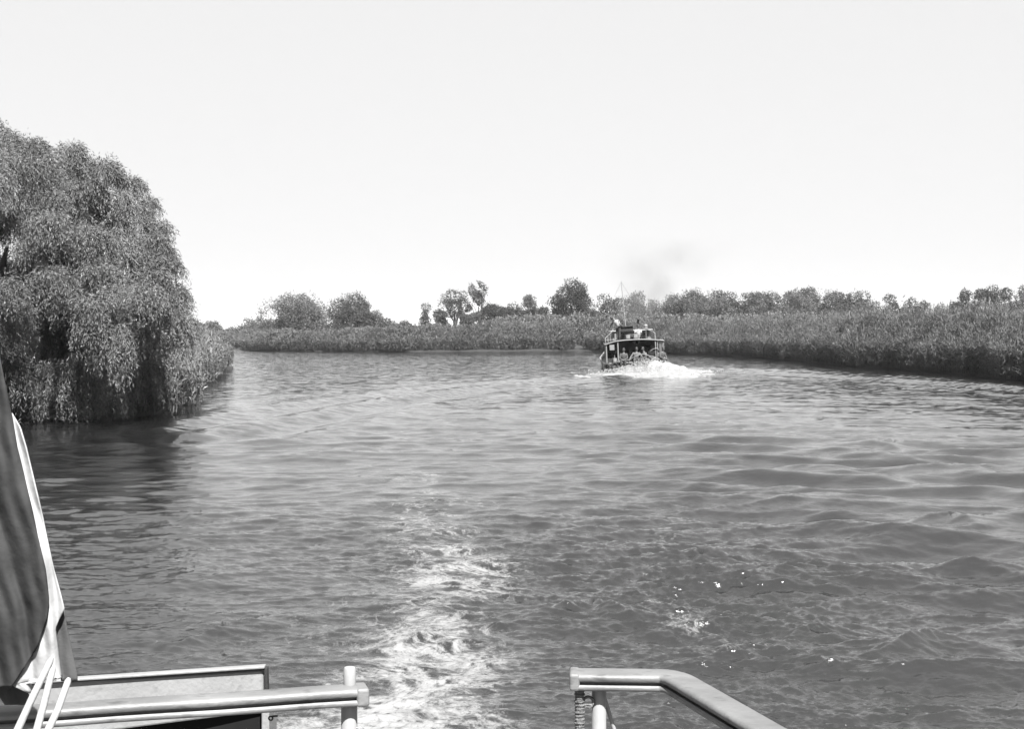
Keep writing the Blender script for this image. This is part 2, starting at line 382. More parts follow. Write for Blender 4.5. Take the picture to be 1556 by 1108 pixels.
    va = N.new('ShaderNodeVectorMath'); va.operation = 'ADD'; L.new(vk.outputs[0], va.inputs[0]); L.new(b.outputs[0], va.inputs[1])
    vn = N.new('ShaderNodeVectorMath'); vn.operation = 'NORMALIZE'; L.new(va.outputs[0], vn.inputs[0]); L.new(vn.outputs[0], p.inputs['Normal'])
    # lacy foam
    fo = N.new('ShaderNodeAttribute'); fo.attribute_name = 'foam'
    n1 = noise(1.3, 7, .68, (1, 1, 1), 1.6)
    ridge = math_('SUBTRACT', 1.0, math_('MULTIPLY', math_('ABSOLUTE', math_('SUBTRACT', n1.outputs['Fac'], .5)), 9.0))
    n2 = noise(.55, 6, .7, (1, 1, 1), .8); n3 = noise(7, 6, .75)
    n4 = noise(4.2, 6, .7, (1, 1, 1), 1.2)
    ridge2 = math_('SUBTRACT', 1.0, math_('MULTIPLY', math_('ABSOLUTE', math_('SUBTRACT', n4.outputs['Fac'], .5)), 8.0))
    s_ = math_('MULTIPLY_ADD', ridge, .34, math_('MULTIPLY', math_('SUBTRACT', n2.outputs['Fac'], .5), 1.1))
    s_ = math_('MULTIPLY_ADD', ridge2, .20, s_)
    s_ = math_('ADD', s_, math_('MULTIPLY', math_('SUBTRACT', n3.outputs['Fac'], .5), .6))
    s_ = math_('ADD', s_, math_('MULTIPLY', fo.outputs['Fac'], 1.2))
    rmp = N.new('ShaderNodeMapRange'); rmp.inputs['From Min'].default_value = .95; rmp.inputs['From Max'].default_value = 1.5; rmp.interpolation_type = 'SMOOTHSTEP'
    L.new(s_, rmp.inputs['Value'])
    gate = N.new('ShaderNodeMapRange'); gate.inputs['From Min'].default_value = .04; gate.inputs['From Max'].default_value = .2; L.new(fo.outputs['Fac'], gate.inputs['Value'])
    ff = math_('MULTIPLY', rmp.outputs[0], gate.outputs[0])
    fp = N.new('ShaderNodeBsdfDiffuse'); fp.inputs['Color'].default_value = (.125, .125, .125, 1)
    fb = N.new('ShaderNodeBump'); fb.inputs['Strength'].default_value = .5; fb.inputs['Distance'].default_value = .05; L.new(n3.outputs['Fac'], fb.inputs['Height'])
    L.new(b.outputs[0], fb.inputs['Normal']); L.new(fb.outputs[0], fp.inputs['Normal'])
    mx = N.new('ShaderNodeMixShader'); L.new(ff, mx.inputs[0]); L.new(p.outputs[0], mx.inputs[1]); L.new(fp.outputs[0], mx.inputs[2])
    L.new(mx.outputs[0], N['Material Output'].inputs['Surface'])
    tag(link('water', me, m_), kind='structure')
build_water()

# ------------------------------------------------------------------ leaves (numpy)
def leaf_quads(P, D, Lh, Wd, S=None):
    """rhombic leaves: base P, direction D, length, width"""
    n = len(P); D = nrm(D)
    if S is None: S = RNG.normal(size=(n, 3))
    S = nrm(np.cross(D, S)); Lh = Lh[:, None]; Wd = Wd[:, None]; mid = P + D * Lh * .45
    V = np.stack([P, mid + S * Wd * .5, P + D * Lh, mid - S * Wd * .5], 1).reshape(-1, 3)
    F = np.arange(4 * n).reshape(n, 4); return V, F
def leaf_obj(name, V, F, mat_, parent=None, tints=None):
    n = len(F); t = np.repeat(RNG.random(n) if tints is None else tints, F.shape[1])
    return link(name, np_mesh(name, V, F, {'tint': t}), mat_, parent)

def limb_tree(mb, base, top, r0, r1, bend=.3, n=7):
    base, top = Vector(base), Vector(top); off = Vector((random.uniform(-1, 1), random.uniform(-1, 1), 0)) * bend
    pts = [base.lerp(top, i / (n - 1)) + off * math.sin(math.pi * i / (n - 1)) for i in range(n)]
    mb.tube(pts, [r0 + (r1 - r0) * i / (n - 1) for i in range(n)], 9)

# ------------------------------------------------------------------ weeping willow
def build_willow():
    cx, cy = -15.0, 41.5
    root = empty('weeping_willow', (cx, cy, 0), 0, 'huge weeping willow with trailing branches hanging down to the water at the left edge', 'tree')
    zs = [0, .6, 1.4, 2.6, 3.9, 5.2, 6.2, 7.1, 7.8, 8.6]; rs = [2.9, 3.2, 4.1, 5.4, 5.7, 5.2, 4.5, 4.1, 3.0, 1.0]
    tb = MB(); limbs = []
    limb_tree(tb, (0, 0, -.2), (.3, .1, 3.0), .48, .34)
    for k in range(11):
        a = k * 2.4; rr = random.uniform(2.2, 3.6); limb_tree(tb, (.3, .1, random.uniform(2.2, 3.0)), (rr * math.cos(a), rr * math.sin(a), random.uniform(4.5, 6.8)), .2, .05, .5)
    tb.build('trunk', M['bark'], root, 60)
    # cascades: lobes on the envelope
    lobes = []; from mathutils import noise as mn
    tries = 0
    while len(lobes) < 330 and tries < 14000:
        tries += 1
        z = random.uniform(.7, 8.55); a = random.uniform(0, 2 * math.pi)
        rad = np.interp(z, zs, rs) * (1 + .06 * math.sin(3 * a + z) + .05 * math.sin(7 * a - 2 * z))
        q3 = Vector((rad * math.cos(a) * .62, rad * math.sin(a) * .62, z * .5))
        if mn.noise(q3 * 1.45 + Vector((5.3, 1.7, 2.9))) < .06: continue                                    # gaps that open on the shaded inside
        sz = random.choice([.35, .45, .6, .85]); ins_ = random.uniform(0, 1) ** 2 * 1.0
        p = Vector(((rad - sz * .6 - ins_) * math.cos(a), (rad - sz * .6 - ins_) * math.sin(a), z - .25))
        if all((p - q).length > .52 * (sz + s) for q, s in lobes): lobes.append((p, sz))
    for _ in range(80):   # inner masses
        z = random.uniform(.8, 7.4); a = random.uniform(0, 2 * math.pi); rad = np.interp(z, zs, rs) * random.uniform(.15, .68)
        lobes.append((Vector((rad * math.cos(a), rad * math.sin(a), z)), .95))
    P0 = []; D0 = []; LEN = []; LT = []
    for p, sz in lobes:
        n = int(290 * sz ** 1.5 + 22); out = Vector((p.x, p.y, 0)).normalized()
        d = RNG.normal(size=(n, 3)); d[:, 2] = np.abs(d[:, 2]) * .8 + .1; d += np.array(out) * .7; d = nrm(d)
        q_ = RNG.uniform(.05, .60, (n, 1)); P0.append(np.array(p) + d * (sz * q_) * np.array([1, 1, .6])); D0.append(d)
        drop = (1.1 - q_[:, 0] * .8) * RNG.uniform(.2, 1.25, n) * random.uniform(.55, 1.5) * (1.2 if p.z < 4 else .95); LEN.append(drop); LT.append(np.full(n, random.random()))
    P = np.vstack(P0); V = np.vstack(D0) * RNG.uniform(.25, .7, (len(P), 1)); LEN = np.concatenate(LEN)
    LP = []; LD = []; step = .075; tint = []; strand_t = RNG.random(len(P)) * .5 + np.concatenate(LT) * .5
    acc = np.zeros(len(P))
    for k in range(24):
        V = V + np.array([0, 0, -.17]) + RNG.normal(size=V.shape) * .06; T = nrm(V); P = P + T * step; acc += step
        V[:, :2] *= .93
        act = (acc < LEN) & (P[:, 2] > .10)
        for q in range(2):
            a = P[act] + RNG.normal(size=(act.sum(), 3)) * .018; dd = T[act] * .8 + RNG.normal(size=(act.sum(), 3)) * .55 + np.array([0, 0, -.35])
            LP.append(a); LD.append(dd); tint.append(np.clip(strand_t[act] * .55 + RNG.random(act.sum()) * .45, 0, 1))
    P = np.vstack(LP); D = np.vstack(LD); n = len(P)
    Vv, F = leaf_quads(P, D, RNG.uniform(.07, .14, n), RNG.uniform(.016, .027, n))
    print('willow leaves', n)
    leaf_obj('crown', Vv, F, M['willow'], root, np.concatenate(tint))
build_willow()

# ------------------------------------------------------------------ reeds (stuff)
def reed_bed(name, label, line, side, depth, dens, hfun, nleaf, lw, pl=1.0, zb=.1, leafL=(.35, .6), back=0, mat_='reed', cat='reeds'):
    line = np.asarray(line, float); seg = np.diff(line, axis=0); Ls = np.hypot(seg[:, 0], seg[:, 1]); cum = np.concatenate([[0], np.cumsum(Ls)]); tot = cum[-1]
    n = int(tot * depth * dens); s = RNG.random(n) * tot; k = np.clip(np.searchsorted(cum, s) - 1, 0, len(seg) - 1); t = (s - cum[k]) / Ls[k]
    off = depth * RNG.random(n) ** 1.1; edge = 2.3 * (fbm(s, s * 0, 3.1, 4, 70) - .5)
    nx = -seg[k, 1] / Ls[k] * side; ny = seg[k, 0] / Ls[k] * side
    X = line[k, 0] + seg[k, 0] * t + nx * (off + edge); Y = line[k, 1] + seg[k, 1] * t + ny * (off + edge)
    Hh = hfun(X, Y) * (.62 + .36 * fbm(X, Y, 1.9, 3, 61) + .17 * RNG.random(n)) * (.40 + .60 * sstep(-.3, 2.6, off + .9 * (RNG.random(n) - .5)))
    lean = RNG.normal(size=(n, 2)) * .05 + .05 * (np.stack([fbm(X, Y, 3, 2, 80), fbm(X, Y, 3, 2, 81)], 1) - .5) * 4
    base = np.stack([X, Y, np.full(n, zb)], 1); top = base + np.stack([lean[:, 0] * Hh, lean[:, 1] * Hh, Hh], 1)
    rt = RNG.random(n); Vs = []; Fs = []; Ts = []; o = 0
    # stems: thin quads, two crossing
    S = nrm(np.stack([RNG.normal(size=n), RNG.normal(size=n) * .3, np.zeros(n)], 1)) * lw * .22
    Vq = np.stack([base - S, base + S, top + S * .4, top - S * .4], 1).reshape(-1, 3); Vs.append(Vq); Fs.append(np.arange(4 * n).reshape(n, 4) + o); Ts.append(np.repeat(rt * .6 + .25, 4)); o += 4 * n
    for q in range(nleaf):
        f = .03 + .95 * ((q + RNG.random(n)) / nleaf) ** .8; p = base + (top - base) * f[:, None]
        a = RNG.random(n) * 6.283; d = np.stack([np.cos(a), np.sin(a), RNG.uniform(.8, 2.6, n)], 1); d = nrm(d); L_ = RNG.uniform(*leafL, n)[:, None]
        side_ = nrm(np.cross(d, np.array([0, 0, 1.0]) + RNG.normal(size=(n, 3)) * .5)) * lw * .5
        p1 = p + d * L_ * .5; d2 = nrm(d * np.array([1, 1, .1]) + np.array([0, 0, -1]) * RNG.uniform(-.2, .7, (n, 1))); p2 = p1 + d2 * L_ * .5
        Vq = np.stack([p, p1 + side_, p2, p1 - side_], 1).reshape(-1, 3)
        Vs.append(Vq); Fs.append(np.arange(4 * n).reshape(n, 4) + o); Ts.append(np.repeat(np.clip(rt * .3 + RNG.random(n) * .7, 0, 1), 4)); o += 4 * n
    # plumes
    pk = RNG.random(n) < .30 * pl; m = pk.sum(); pb = top[pk] - np.array([0, 0, .05]); d = np.stack([RNG.normal(size=m) * .3, RNG.normal(size=m) * .3, np.ones(m)], 1)
    Vq, Fq = leaf_quads(pb, d, RNG.uniform(.22, .38, m), RNG.uniform(1.2, 2.2, m) * lw); Vs.append(Vq); Fs.append(Fq + o); Ts.append(np.full(4 * m, .85)); o += 4 * m
    me = np_mesh(name, np.vstack(Vs), np.vstack(Fs), {'tint': np.concatenate(Ts)}); print(name, n, 'reeds', o // 4, 'faces')
    return tag(link(name, me, M[mat_]), label, cat, kind='stuff')
fb = far_bank
i0 = fb.index(gnd(950, 535))
hR = lambda X, Y: np.interp(Y, [70, 95, 125, 150], [4.0, 4.0, 3.7, 3.5])
hF = lambda X, Y: np.interp(X, [-45, -30, -10, 0, 12], [2.05, 2.25, 2.85, 3.4, 3.6])
reed_bed('reed_bed', 'tall dense reeds lining the right bank from behind the boat to the frame edge', fb[i0:i0 + 11], 1, 3.6, 54, hR, 18, .034, leafL=(.4, .75))
reed_bed('reed_bed', 'dark band of reeds along the far bank left of the boat', fb[1:i0 + 1], 1, 5.0, 20, hF, 17, .065, leafL=(.5, .85))
reed_bed('reed_bed', 'distant flat field of reeds below the right tree line', [(-5, 205), (20, 190), (45, 165), (75, 140), (90, 115)], 1, 6, 10, lambda X, Y: 4.6 + 0 * X, 8, .16, leafL=(.5, .9))
reed_bed('bank_scrub', 'leafy reeds and scrub on the left bank just beyond the willow', left_bank[1:9], -1, 3.2, 42, lambda X, Y: np.interp(Y, [38, 50, 60, 100, 110], [2.3, 2.9, 2.9, 3.1, 2.8]), 15, .045, .4, leafL=(.2, .42), cat='scrub', mat_='willow')

# ------------------------------------------------------------------ background trees
def tree(name, label, cat, px, top_y, w_px, d, base_y=500, mat_='leaf', lobes=None, trunk_h=.15, group='trees beyond the reeds', dens=1.0, shape='round', ground_z=.2):
    """px: centre column, w_px: width in photo pixels, d: distance"""
    c = at(px, top_y, d); Ht = c.z - ground_z; W = w_px / FPX * d * 1.36; root = empty(name, (c.x, d, ground_z), 0, label, cat, group)
    tb = MB(); th = Ht * trunk_h
    limb_tree(tb, (0, 0, -.2), (random.uniform(-.2, .2), 0, Ht * .6), max(.12, W * .045), max(.05, W * .02), .3)
    for k in range(5):
        a = random.uniform(0, 6.28); limb_tree(tb, (0, 0, Ht * random.uniform(.15, .4)), (W * .3 * math.cos(a), W * .25 * math.sin(a), Ht * random.uniform(.55, .85)), max(.07, W * .02), .03, .3, 5)
    tb.build('trunk', M['bark'], root, 60)
    lb = []
    if lobes: lb = [(Vector((x * W, 0, z * Ht)), Vector((rx * W, rx * W * .9, rz * Ht))) for x, z, rx, rz in lobes]
    else:
        lo = th * .4; nl = 16
        for k in range(nl):
            if shape == 'cone': t = (k + .5) / nl; rad = .5 * (1 - t) ** .8 + .03
            elif shape == 'tall': t = random.random(); rad = .5 * math.sin(math.pi * min(1, .12 + .88 * t)) ** .5
            else: t = random.random(); rad = .5 * math.sqrt(max(0, 1 - max(0, (t - .38) / .66) ** 2)) * min(1, .75 + t)
            a = random.uniform(0, 6.283); rr = random.uniform(.4, 1.2) * rad
            s = random.uniform(.13, .26) * max(W, Ht * .5) * (1 if shape != 'cone' else (1.3 - t))
            zz = lo + t * (Ht - lo - s * .8); lb.append((Vector((rr * W * math.cos(a) * .8, rr * W * math.sin(a) * .8, max(zz, s * .5))), Vector((s, s, s * random.uniform(.8, 1.1)))))
        q0 = .19 * max(W, Ht * .5); lb.append((Vector((random.uniform(-.05, .05) * W, 0, Ht - q0)), Vector((q0 * 1.2, q0, q0))))
        lb.append((Vector((0, 0, lo + (Ht - lo) * .42)), Vector((.30 * W, .3 * W, (Ht - lo) * .34))))
    Ps = []; Ds = []; tt = []
    ls = .26 * d / 250 * 1.0
    for c_, s in lb:
        area = 4 * math.pi * ((s.x * s.y) ** .5 * s.z) ** 1.0; n = int(np.clip(area / (ls * ls) * 2.6 * dens, 60, 2600))
        dd = nrm(RNG.normal(size=(n, 3))); rad = RNG.uniform(.62, 1.08, (n, 1)) * (.78 + .55 * vnoise(dd[:, 0] * 2 + 9, dd[:, 2] * 2 + dd[:, 1], 1.0, random.randint(0, 60)))[:, None] + .10 * (RNG.random((n, 1)) ** 6) * 2
        p = np.array(c_) + dd * np.array(s) * rad; keep = (fbm(p[:, 0] + p[:, 2] * .7, p[:, 1] + p[:, 2], ls * 5, 3, random.randint(0, 90)) > .41) & (p[:, 2] > .0)
        p = p[keep]; Ps.append(p); Ds.append(dd[keep] * .5 + RNG.normal(size=p.shape) * .8 + np.array([0, 0, -.25])); tt.append(np.full(len(p), random.random() * .5))
    P = np.vstack(Ps); D = np.vstack(Ds); n = len(P); V, F = leaf_quads(P, D, RNG.uniform(.7, 1.4, n) * ls, RNG.uniform(.4, .75, n) * ls)
    leaf_obj('crown', V, F, M[mat_], root, np.concatenate(tt) + RNG.random(n) * .5)
    return root
G1 = 'trees beyond the far reeds'
T = 'willow_tree'; B = 'shrub'
TL = [
 (T, 'low hazy clump of foliage just right of the big willow', 'tree', 318, 489, 44, 330, 'leaf_pale', 'round'),
 (T, 'low rounded tree left of the first big far tree, wider one', 'tree', 376, 485, 44, 320, 'leaf_pale', 'round'),
 (T, 'low tree touching the left side of the broad leafy far tree', 'tree', 408, 487, 36, 320, 'leaf', 'round'),
 (T, 'broad ragged pale tree, leftmost big tree behind the far reeds', 'tree', 459, 447, 78, 240, 'leaf_pale', 'round'),
 (T, 'domed tree with sloping right side, second big far tree from the left', 'tree', 533, 446, 56, 235, 'leaf', 'round'),
 (T, 'smaller bushy tree leaning against the right of the domed tree', 'tree', 560, 470, 36, 232, 'leaf', 'round'),
 (B, 'small low bush in the gap right of the domed tree', 'shrub', 588, 483, 26, 230, 'leaf', 'round'),
 (B, 'lowest bush barely rising over the reeds in the open gap', 'shrub', 615, 489, 30, 230, 'leaf', 'round'),
 (T, 'small pointed conical tree left of the round tree on bare trunk', 'tree', 646, 461, 24, 225, 'leaf', 'cone'),
 (B, 'dark bush between the conical tree and the round tree', 'shrub', 668, 472, 26, 225, 'leaf_dark', 'round'),
 (B, 'pale low shrub under the round tree and the slim tufted tree', 'shrub', 712, 480, 34, 228, 'leaf', 'round'),
 (B, 'dark wide shrub right of the slim tufted tree', 'shrub', 754, 462, 40, 222, 'leaf_dark', 'round'),
 (B, 'dark shrub in the middle of the thicket right of the slim tree', 'shrub', 782, 461, 34, 224, 'leaf', 'round'),
 (T, 'pale feathery tree at the right end of the thicket', 'tree', 803, 449, 28, 230, 'leaf_pale', 'tall'),
 (B, 'low shrub left of the tall dark broad tree', 'shrub', 824, 466, 24, 228, 'leaf', 'round'),
 (T, 'shorter crown joined to the left side of the tall dark broad tree', 'tree', 846, 449, 30, 222, 'leaf_dark', 'round'),
 (T, 'tall dark broad tree, highest in the row left of the boat', 'tree', 870, 425, 50, 220, 'leaf_dark', 'round'),
 (T, 'short bushy tree right beside the tall dark broad tree', 'tree', 897, 459, 24, 240, 'leaf', 'round'),
 (T, 'rounded tree directly above the standing boatman', 'tree', 920, 447, 34, 255, 'leaf', 'round'),
 (T, 'pale tree behind the left of the boat mast', 'tree', 942, 453, 24, 262, 'leaf_pale', 'round'),
 (T, 'pale smoky tree behind the right of the boat mast', 'tree', 966, 446, 42, 265, 'leaf_pale', 'round'),
 (T, 'pale low tree veiled by smoke right of the mast', 'tree', 993, 455, 26, 270, 'leaf_pale', 'round')]
TL2 = [(1024, 450, 36, 'first'), (1056, 443, 36, 'second'), (1084, 441, 34, 'third'), (1108, 443, 30, 'fourth'), (1140, 444, 40, 'fifth'), (1174, 444, 32, 'sixth'),
       (1204, 442, 32, 'seventh'), (1235, 436, 34, 'eighth and highest'), (1264, 443, 30, 'ninth'), (1285, 446, 22, 'tenth'), (1308, 444, 34, 'eleventh and darker')]
for a in TL:
    tree(a[0], a[1], a[2], a[3], a[4], a[5], a[6], mat_=a[7], shape=a[8], group=G1)
for i, (px, ty, w, nm) in enumerate(TL2):
    tree(T, f'{nm} tree from the boat in the continuous tree line on the right', 'tree', px, ty, w * 1.32, 290 + 14 * math.sin(i * 2.1), mat_=['leaf', 'leaf', 'leaf_pale', 'leaf_dark'][i % 4] if 'darker' not in nm else 'leaf_dark', group='trees of the right tree line')
for a in [(B, 'low pale bush at the right end of the continuous tree line', 'shrub', 1330, 458, 22, 285, 'leaf_pale', 'round'),
          (T, 'dark isolated round tree right of the continuous tree line', 'tree', 1352, 447, 32, 270, 'leaf_dark', 'round'),
          (T, 'ragged smaller tree touching the right of the isolated round tree', 'tree', 1379, 449, 24, 275, 'leaf', 'round'),
          (B, 'small lone bush in the wide gap of the right tree line', 'shrub', 1403, 457, 20, 290, 'leaf', 'round'),
          (B, 'faint tiny bush, lowest in the wide gap on the right', 'shrub', 1430, 461, 20, 300, 'leaf_pale', 'round'),
          (B, 'low bush just left of the last dark group at the right edge', 'shrub', 1449, 458, 16, 280, 'leaf', 'round'),
          (T, 'leftmost dark round tree of the last group at the right edge', 'tree', 1469, 439, 28, 262, 'leaf_dark', 'round'),
          (T, 'second tree of the last group at the right edge', 'tree', 1491, 439, 22, 264, 'leaf', 'round'),
          (T, 'third tree of the last group at the right edge', 'tree', 1509, 435, 22, 262, 'leaf_dark', 'round'),
          (T, 'pale fourth tree of the last group at the right edge', 'tree', 1528, 437, 22, 264, 'leaf', 'round'),
          (T, 'tree cut by the right edge of the picture above the reeds', 'tree', 1551, 435, 28, 262, 'leaf_dark', 'round')]:
    tree(a[0], a[1], a[2], a[3], a[4], a[5], a[6], mat_=a[7], shape=a[8], group='trees of the right tree line')
def thicket(label, px0, px1, d, hlo, hhi, seed):
    xa, xb = (px0 - 778) / FPX * d, (px1 - 778) / FPX * d; L_ = xb - xa; n = int(L_ * 900); x = xa + RNG.random(n) * L_
    top = hlo + (hhi - hlo) * (fbm(x, x * 0, 5.5, 3, seed)) * 1.15; y = d + RNG.normal(size=n) * 2.2; z = top * (1 - RNG.random(n) ** 1.4 * .75)
    lump = fbm(x * 1.3, z * 1.3 + y * .4, 2.2, 3, seed + 5); k = lump > .42; P = np.stack([x, y - lump * 2.0, z], 1)[k]; m = len(P)
    V, F = leaf_quads(P, RNG.normal(size=(m, 3)) + np.array([0, 0, -.3]), RNG.uniform(.25, .5, m), RNG.uniform(.15, .28, m))
    tag(leaf_obj('thicket', V, F, M['leaf'], None, np.clip(lump[k] + RNG.random(m) * .4 - .2, 0, 1)), label, kind='stuff')
thicket('low continuous undergrowth under the right tree line', 1004, 1325, 296, 4.5, 9.2, 5)
thicket('undergrowth under the dark group at the right edge', 1440, 1620, 272, 4.0, 8.8, 7)
thicket('undergrowth under the trees left of the boat', 700, 1008, 236, 3.4, 7.0, 9)
thicket('low undergrowth in the wide gap of the right tree line', 1322, 1446, 300, 4.0, 7.6, 13)
thicket('faint low undergrowth at the far left beyond the reeds', 300, 640, 250, 1.6, 3.6, 11)
# round tree on a bare trunk, and the slim tufted tree
tree(T, 'round-crowned tree on a bare forked trunk left of the slim tufted tree', 'tree', 691, 438, 40, 222, mat_='leaf', group=G1,
     lobes=[(0, .84, .3, .14), (-.26, .68, .2, .12), (.27, .70, .2, .13), (0, .66, .25, .15), (-.12, .55, .14, .07), (.2, .52, .16, .06), (-.32, .52, .12, .05)])
tree('slim_tree', 'slim tree with an oval dark top tuft and two side tufts', 'tree', 727, 428, 27, 220, mat_='leaf_dark', group=G1, dens=1.6,
     lobes=[(-.05, .86, .34, .13), (-.02, .75, .26, .10), (.10, .66, .16, .05), (.44, .60, .17, .07), (-.40, .57, .13, .055), (.1, .42, .2, .06)])

# ------------------------------------------------------------------ people
def skin_obj(name, pts, edges, radii, mat_, parent, root_i=0, sub=1):
    me = bpy.data.meshes.new(name); me.from_pydata([tuple(p) for p in pts], edges, [])
    o = link(name, me, mat_, parent); md = o.modifiers.new('skin', 'SKIN'); md.use_smooth_shade = True
    for i, r in enumerate(radii):
        v = me.skin_vertices[0].data[i]; v.radius = (r, r) if isinstance(r, float) else r
    me.skin_vertices[0].data[root_i].use_root = True
    s = o.modifiers.new('subdivision', 'SUBSURF'); s.levels = sub; s.render_levels = sub
    return o
def person(label, loc, rz, J, shirt, trousers, hair='hair', sleeves=True, group='people on the excursion boat', parent_tilt=None):
    """J: joints (metres, person frame, facing +Y): pelvis chest neck head, L/R shoulder elbow wrist hip knee ankle toe"""
    root = empty('person', loc, rz, label, 'person', group)
    pts = []; rad = []; ed = []; ix = {}
    def add(k, p, r, to=None):
        ix[k] = len(pts); pts.append(Vector(p)); rad.append(r)
        if to is not None: ed.append((ix[to], ix[k]))
    add('pelvis', J['pelvis'], (.15, .11)); pv, chn = Vector(J['pelvis']), Vector(J['chest'])
    add('waist', pv.lerp(chn, .45), (.13, .10), 'pelvis'); add('chest', chn, (.16, .11), 'waist')
    nk = Vector(J['neck']); hd = Vector(J['head']); add('neck', nk, .052, 'chest')
    add('jaw', nk.lerp(hd, .55), .062, 'neck'); add('head', hd, (.082, .095), 'jaw'); add('crown_top', hd + (hd - nk).normalized() * .075, .06, 'head')
    for s in 'LR':
        sx = -1 if s == 'L' else 1
        add('sh' + s, J['sh' + s], .06, 'chest'); add('el' + s, J['el' + s], .042, 'sh' + s); add('wr' + s, J['wr' + s], .027, 'el' + s)
        w = Vector(J['wr' + s]); fd = (w - Vector(J['el' + s])).normalized(); sd_ = fd.cross(Vector((0, 0, 1)))
        sd_ = sd_.normalized() if sd_.length > .1 else Vector((1, 0, 0)); cv = fd.cross(sd_).normalized()
        add('pa' + s, w + fd * .06, (.038, .016), 'wr' + s)
        for q, (o_, l_) in enumerate([(-.030, .068), (-.010, .078), (.011, .073), (.030, .058)]):
            b_ = w + fd * .095 + sd_ * o_; add(f'f{q}a{s}', b_, .009, 'pa' + s); add(f'f{q}b{s}', b_ + fd * l_ * .5 + cv * .008, .008, f'f{q}a{s}'); add(f'f{q}c{s}', b_ + fd * l_ * .9 + cv * .03, .007, f'f{q}b{s}')
        tb_ = w + fd * .035 - sd_ * .035 * sx; add('ta' + s, tb_, .010, 'pa' + s); add('tb' + s, tb_ + fd * .04 - sd_ * .02 * sx, .009, 'ta' + s)
        add('hp' + s, J['hp' + s], .095, 'pelvis'); add('kn' + s, J['kn' + s], .058, 'hp' + s); add('an' + s, J['an' + s], .036, 'kn' + s); add('to' + s, J['to' + s], .036, 'an' + s)
    skin_obj('body', pts, ed, rad, M['skin'], root)
    # face: nose, eyes and ears
    f = (Vector(J.get('look', (0, 1, 0)))).normalized(); up = (hd - nk).normalized(); sd_ = f.cross(up).normalized()
    # shirt
    P2 = [pts[ix[k]] for k in ('pelvis', 'waist', 'chest')] + [chn.lerp(nk, .6)]; r2 = [(.155, .125), (.15, .12), (.18, .13), .085]; e2 = [(0, 1), (1, 2), (2, 3)]
    for s in 'LR':
        i = len(P2); a, b, c = (pts[ix[k + s]] for k in ('sh', 'el', 'wr'))
        P2 += [a, a.lerp(b, .75) if not sleeves else b]; r2 += [.078, .06]; e2 += [(2, i), (i, i + 1)]
        if sleeves: P2.append(b.lerp(c, .85)); r2.append(.045); e2.append((i + 1, i + 2))
    skin_obj('shirt', P2, e2, r2, M[shirt], root)
    P3 = [pts[ix['pelvis']] + Vector((0, 0, .03))]; r3 = [(.165, .135)]; e3 = []
    for s in 'LR':
        i = len(P3); P3 += [pts[ix['hp' + s]], pts[ix['kn' + s]], pts[ix['kn' + s]].lerp(pts[ix['an' + s]], .9)]; r3 += [.11, .08, .062]; e3 += [(0, i), (i, i + 1), (i + 1, i + 2)]
    skin_obj('trousers', P3, e3, r3, M[trousers], root)
    hb = MB(); q = bmesh.ops.create_uvsphere(hb.bm, u_segments=14, v_segments=9, radius=.108)
    bmesh.ops.transform(hb.bm, matrix=Matrix.Translation(hd + up * .04 - f * .018) @ Matrix.Diagonal((.92, 1, 1.02, 1)), verts=q['verts'])
    bmesh.ops.delete(hb.bm, geom=[v for v in q['verts'] if (v.co - hd).dot(f) > .035 and (v.co - hd).dot(up) < .07], context='VERTS')
    hb.build('hair', M[hair], root, 80)
    MB().ball(hd + f * .098 - up * .005, .016, 8, (1, 1, 1.5)).build('nose', M['skin'], root, 80)
    for s_ in (-1, 1):
        MB().ball(hd + sd_ * s_ * .088, .018, 8, (.5, 1, 1.5)).build('ear', M['skin'], root, 80)
        MB().ball(hd + f * .085 + sd_ * s_ * .032 + up * .012, .011, 8).build('eye', M['hair'], root, 80)
    MB().ball(hd + f * .084 - up * .045, .012, 8, (2, .6, .5)).build('mouth', M['hair'], root, 80)
    return root
def pose_sit(lean=.05, arms='lap', legs_out=.42, twist=0.0):
    J = dict(pelvis=(0, 0, .10), chest=(twist, lean, .42), neck=(twist, lean * 1.3, .60), head=(twist * 1.2, lean * 1.7 + .02, .76))
    for s, x in (('L', -1), ('R', 1)):
        J['sh' + s] = (.19 * x + twist, lean, .50)
        if arms == 'lap': J['el' + s] = (.24 * x, lean + .08, .24); J['wr' + s] = (.10 * x, lean + .28, .18)
        else: J['el' + s] = (.34 * x, lean + .05, .27); J['wr' + s] = (.42 * x, lean + .2, .16)
        J['hp' + s] = (.09 * x, .04, .09); J['kn' + s] = (.13 * x, legs_out, .12); J['an' + s] = (.13 * x, legs_out + .06, -.32); J['to' + s] = (.14 * x, legs_out + .2, -.37)
    return J

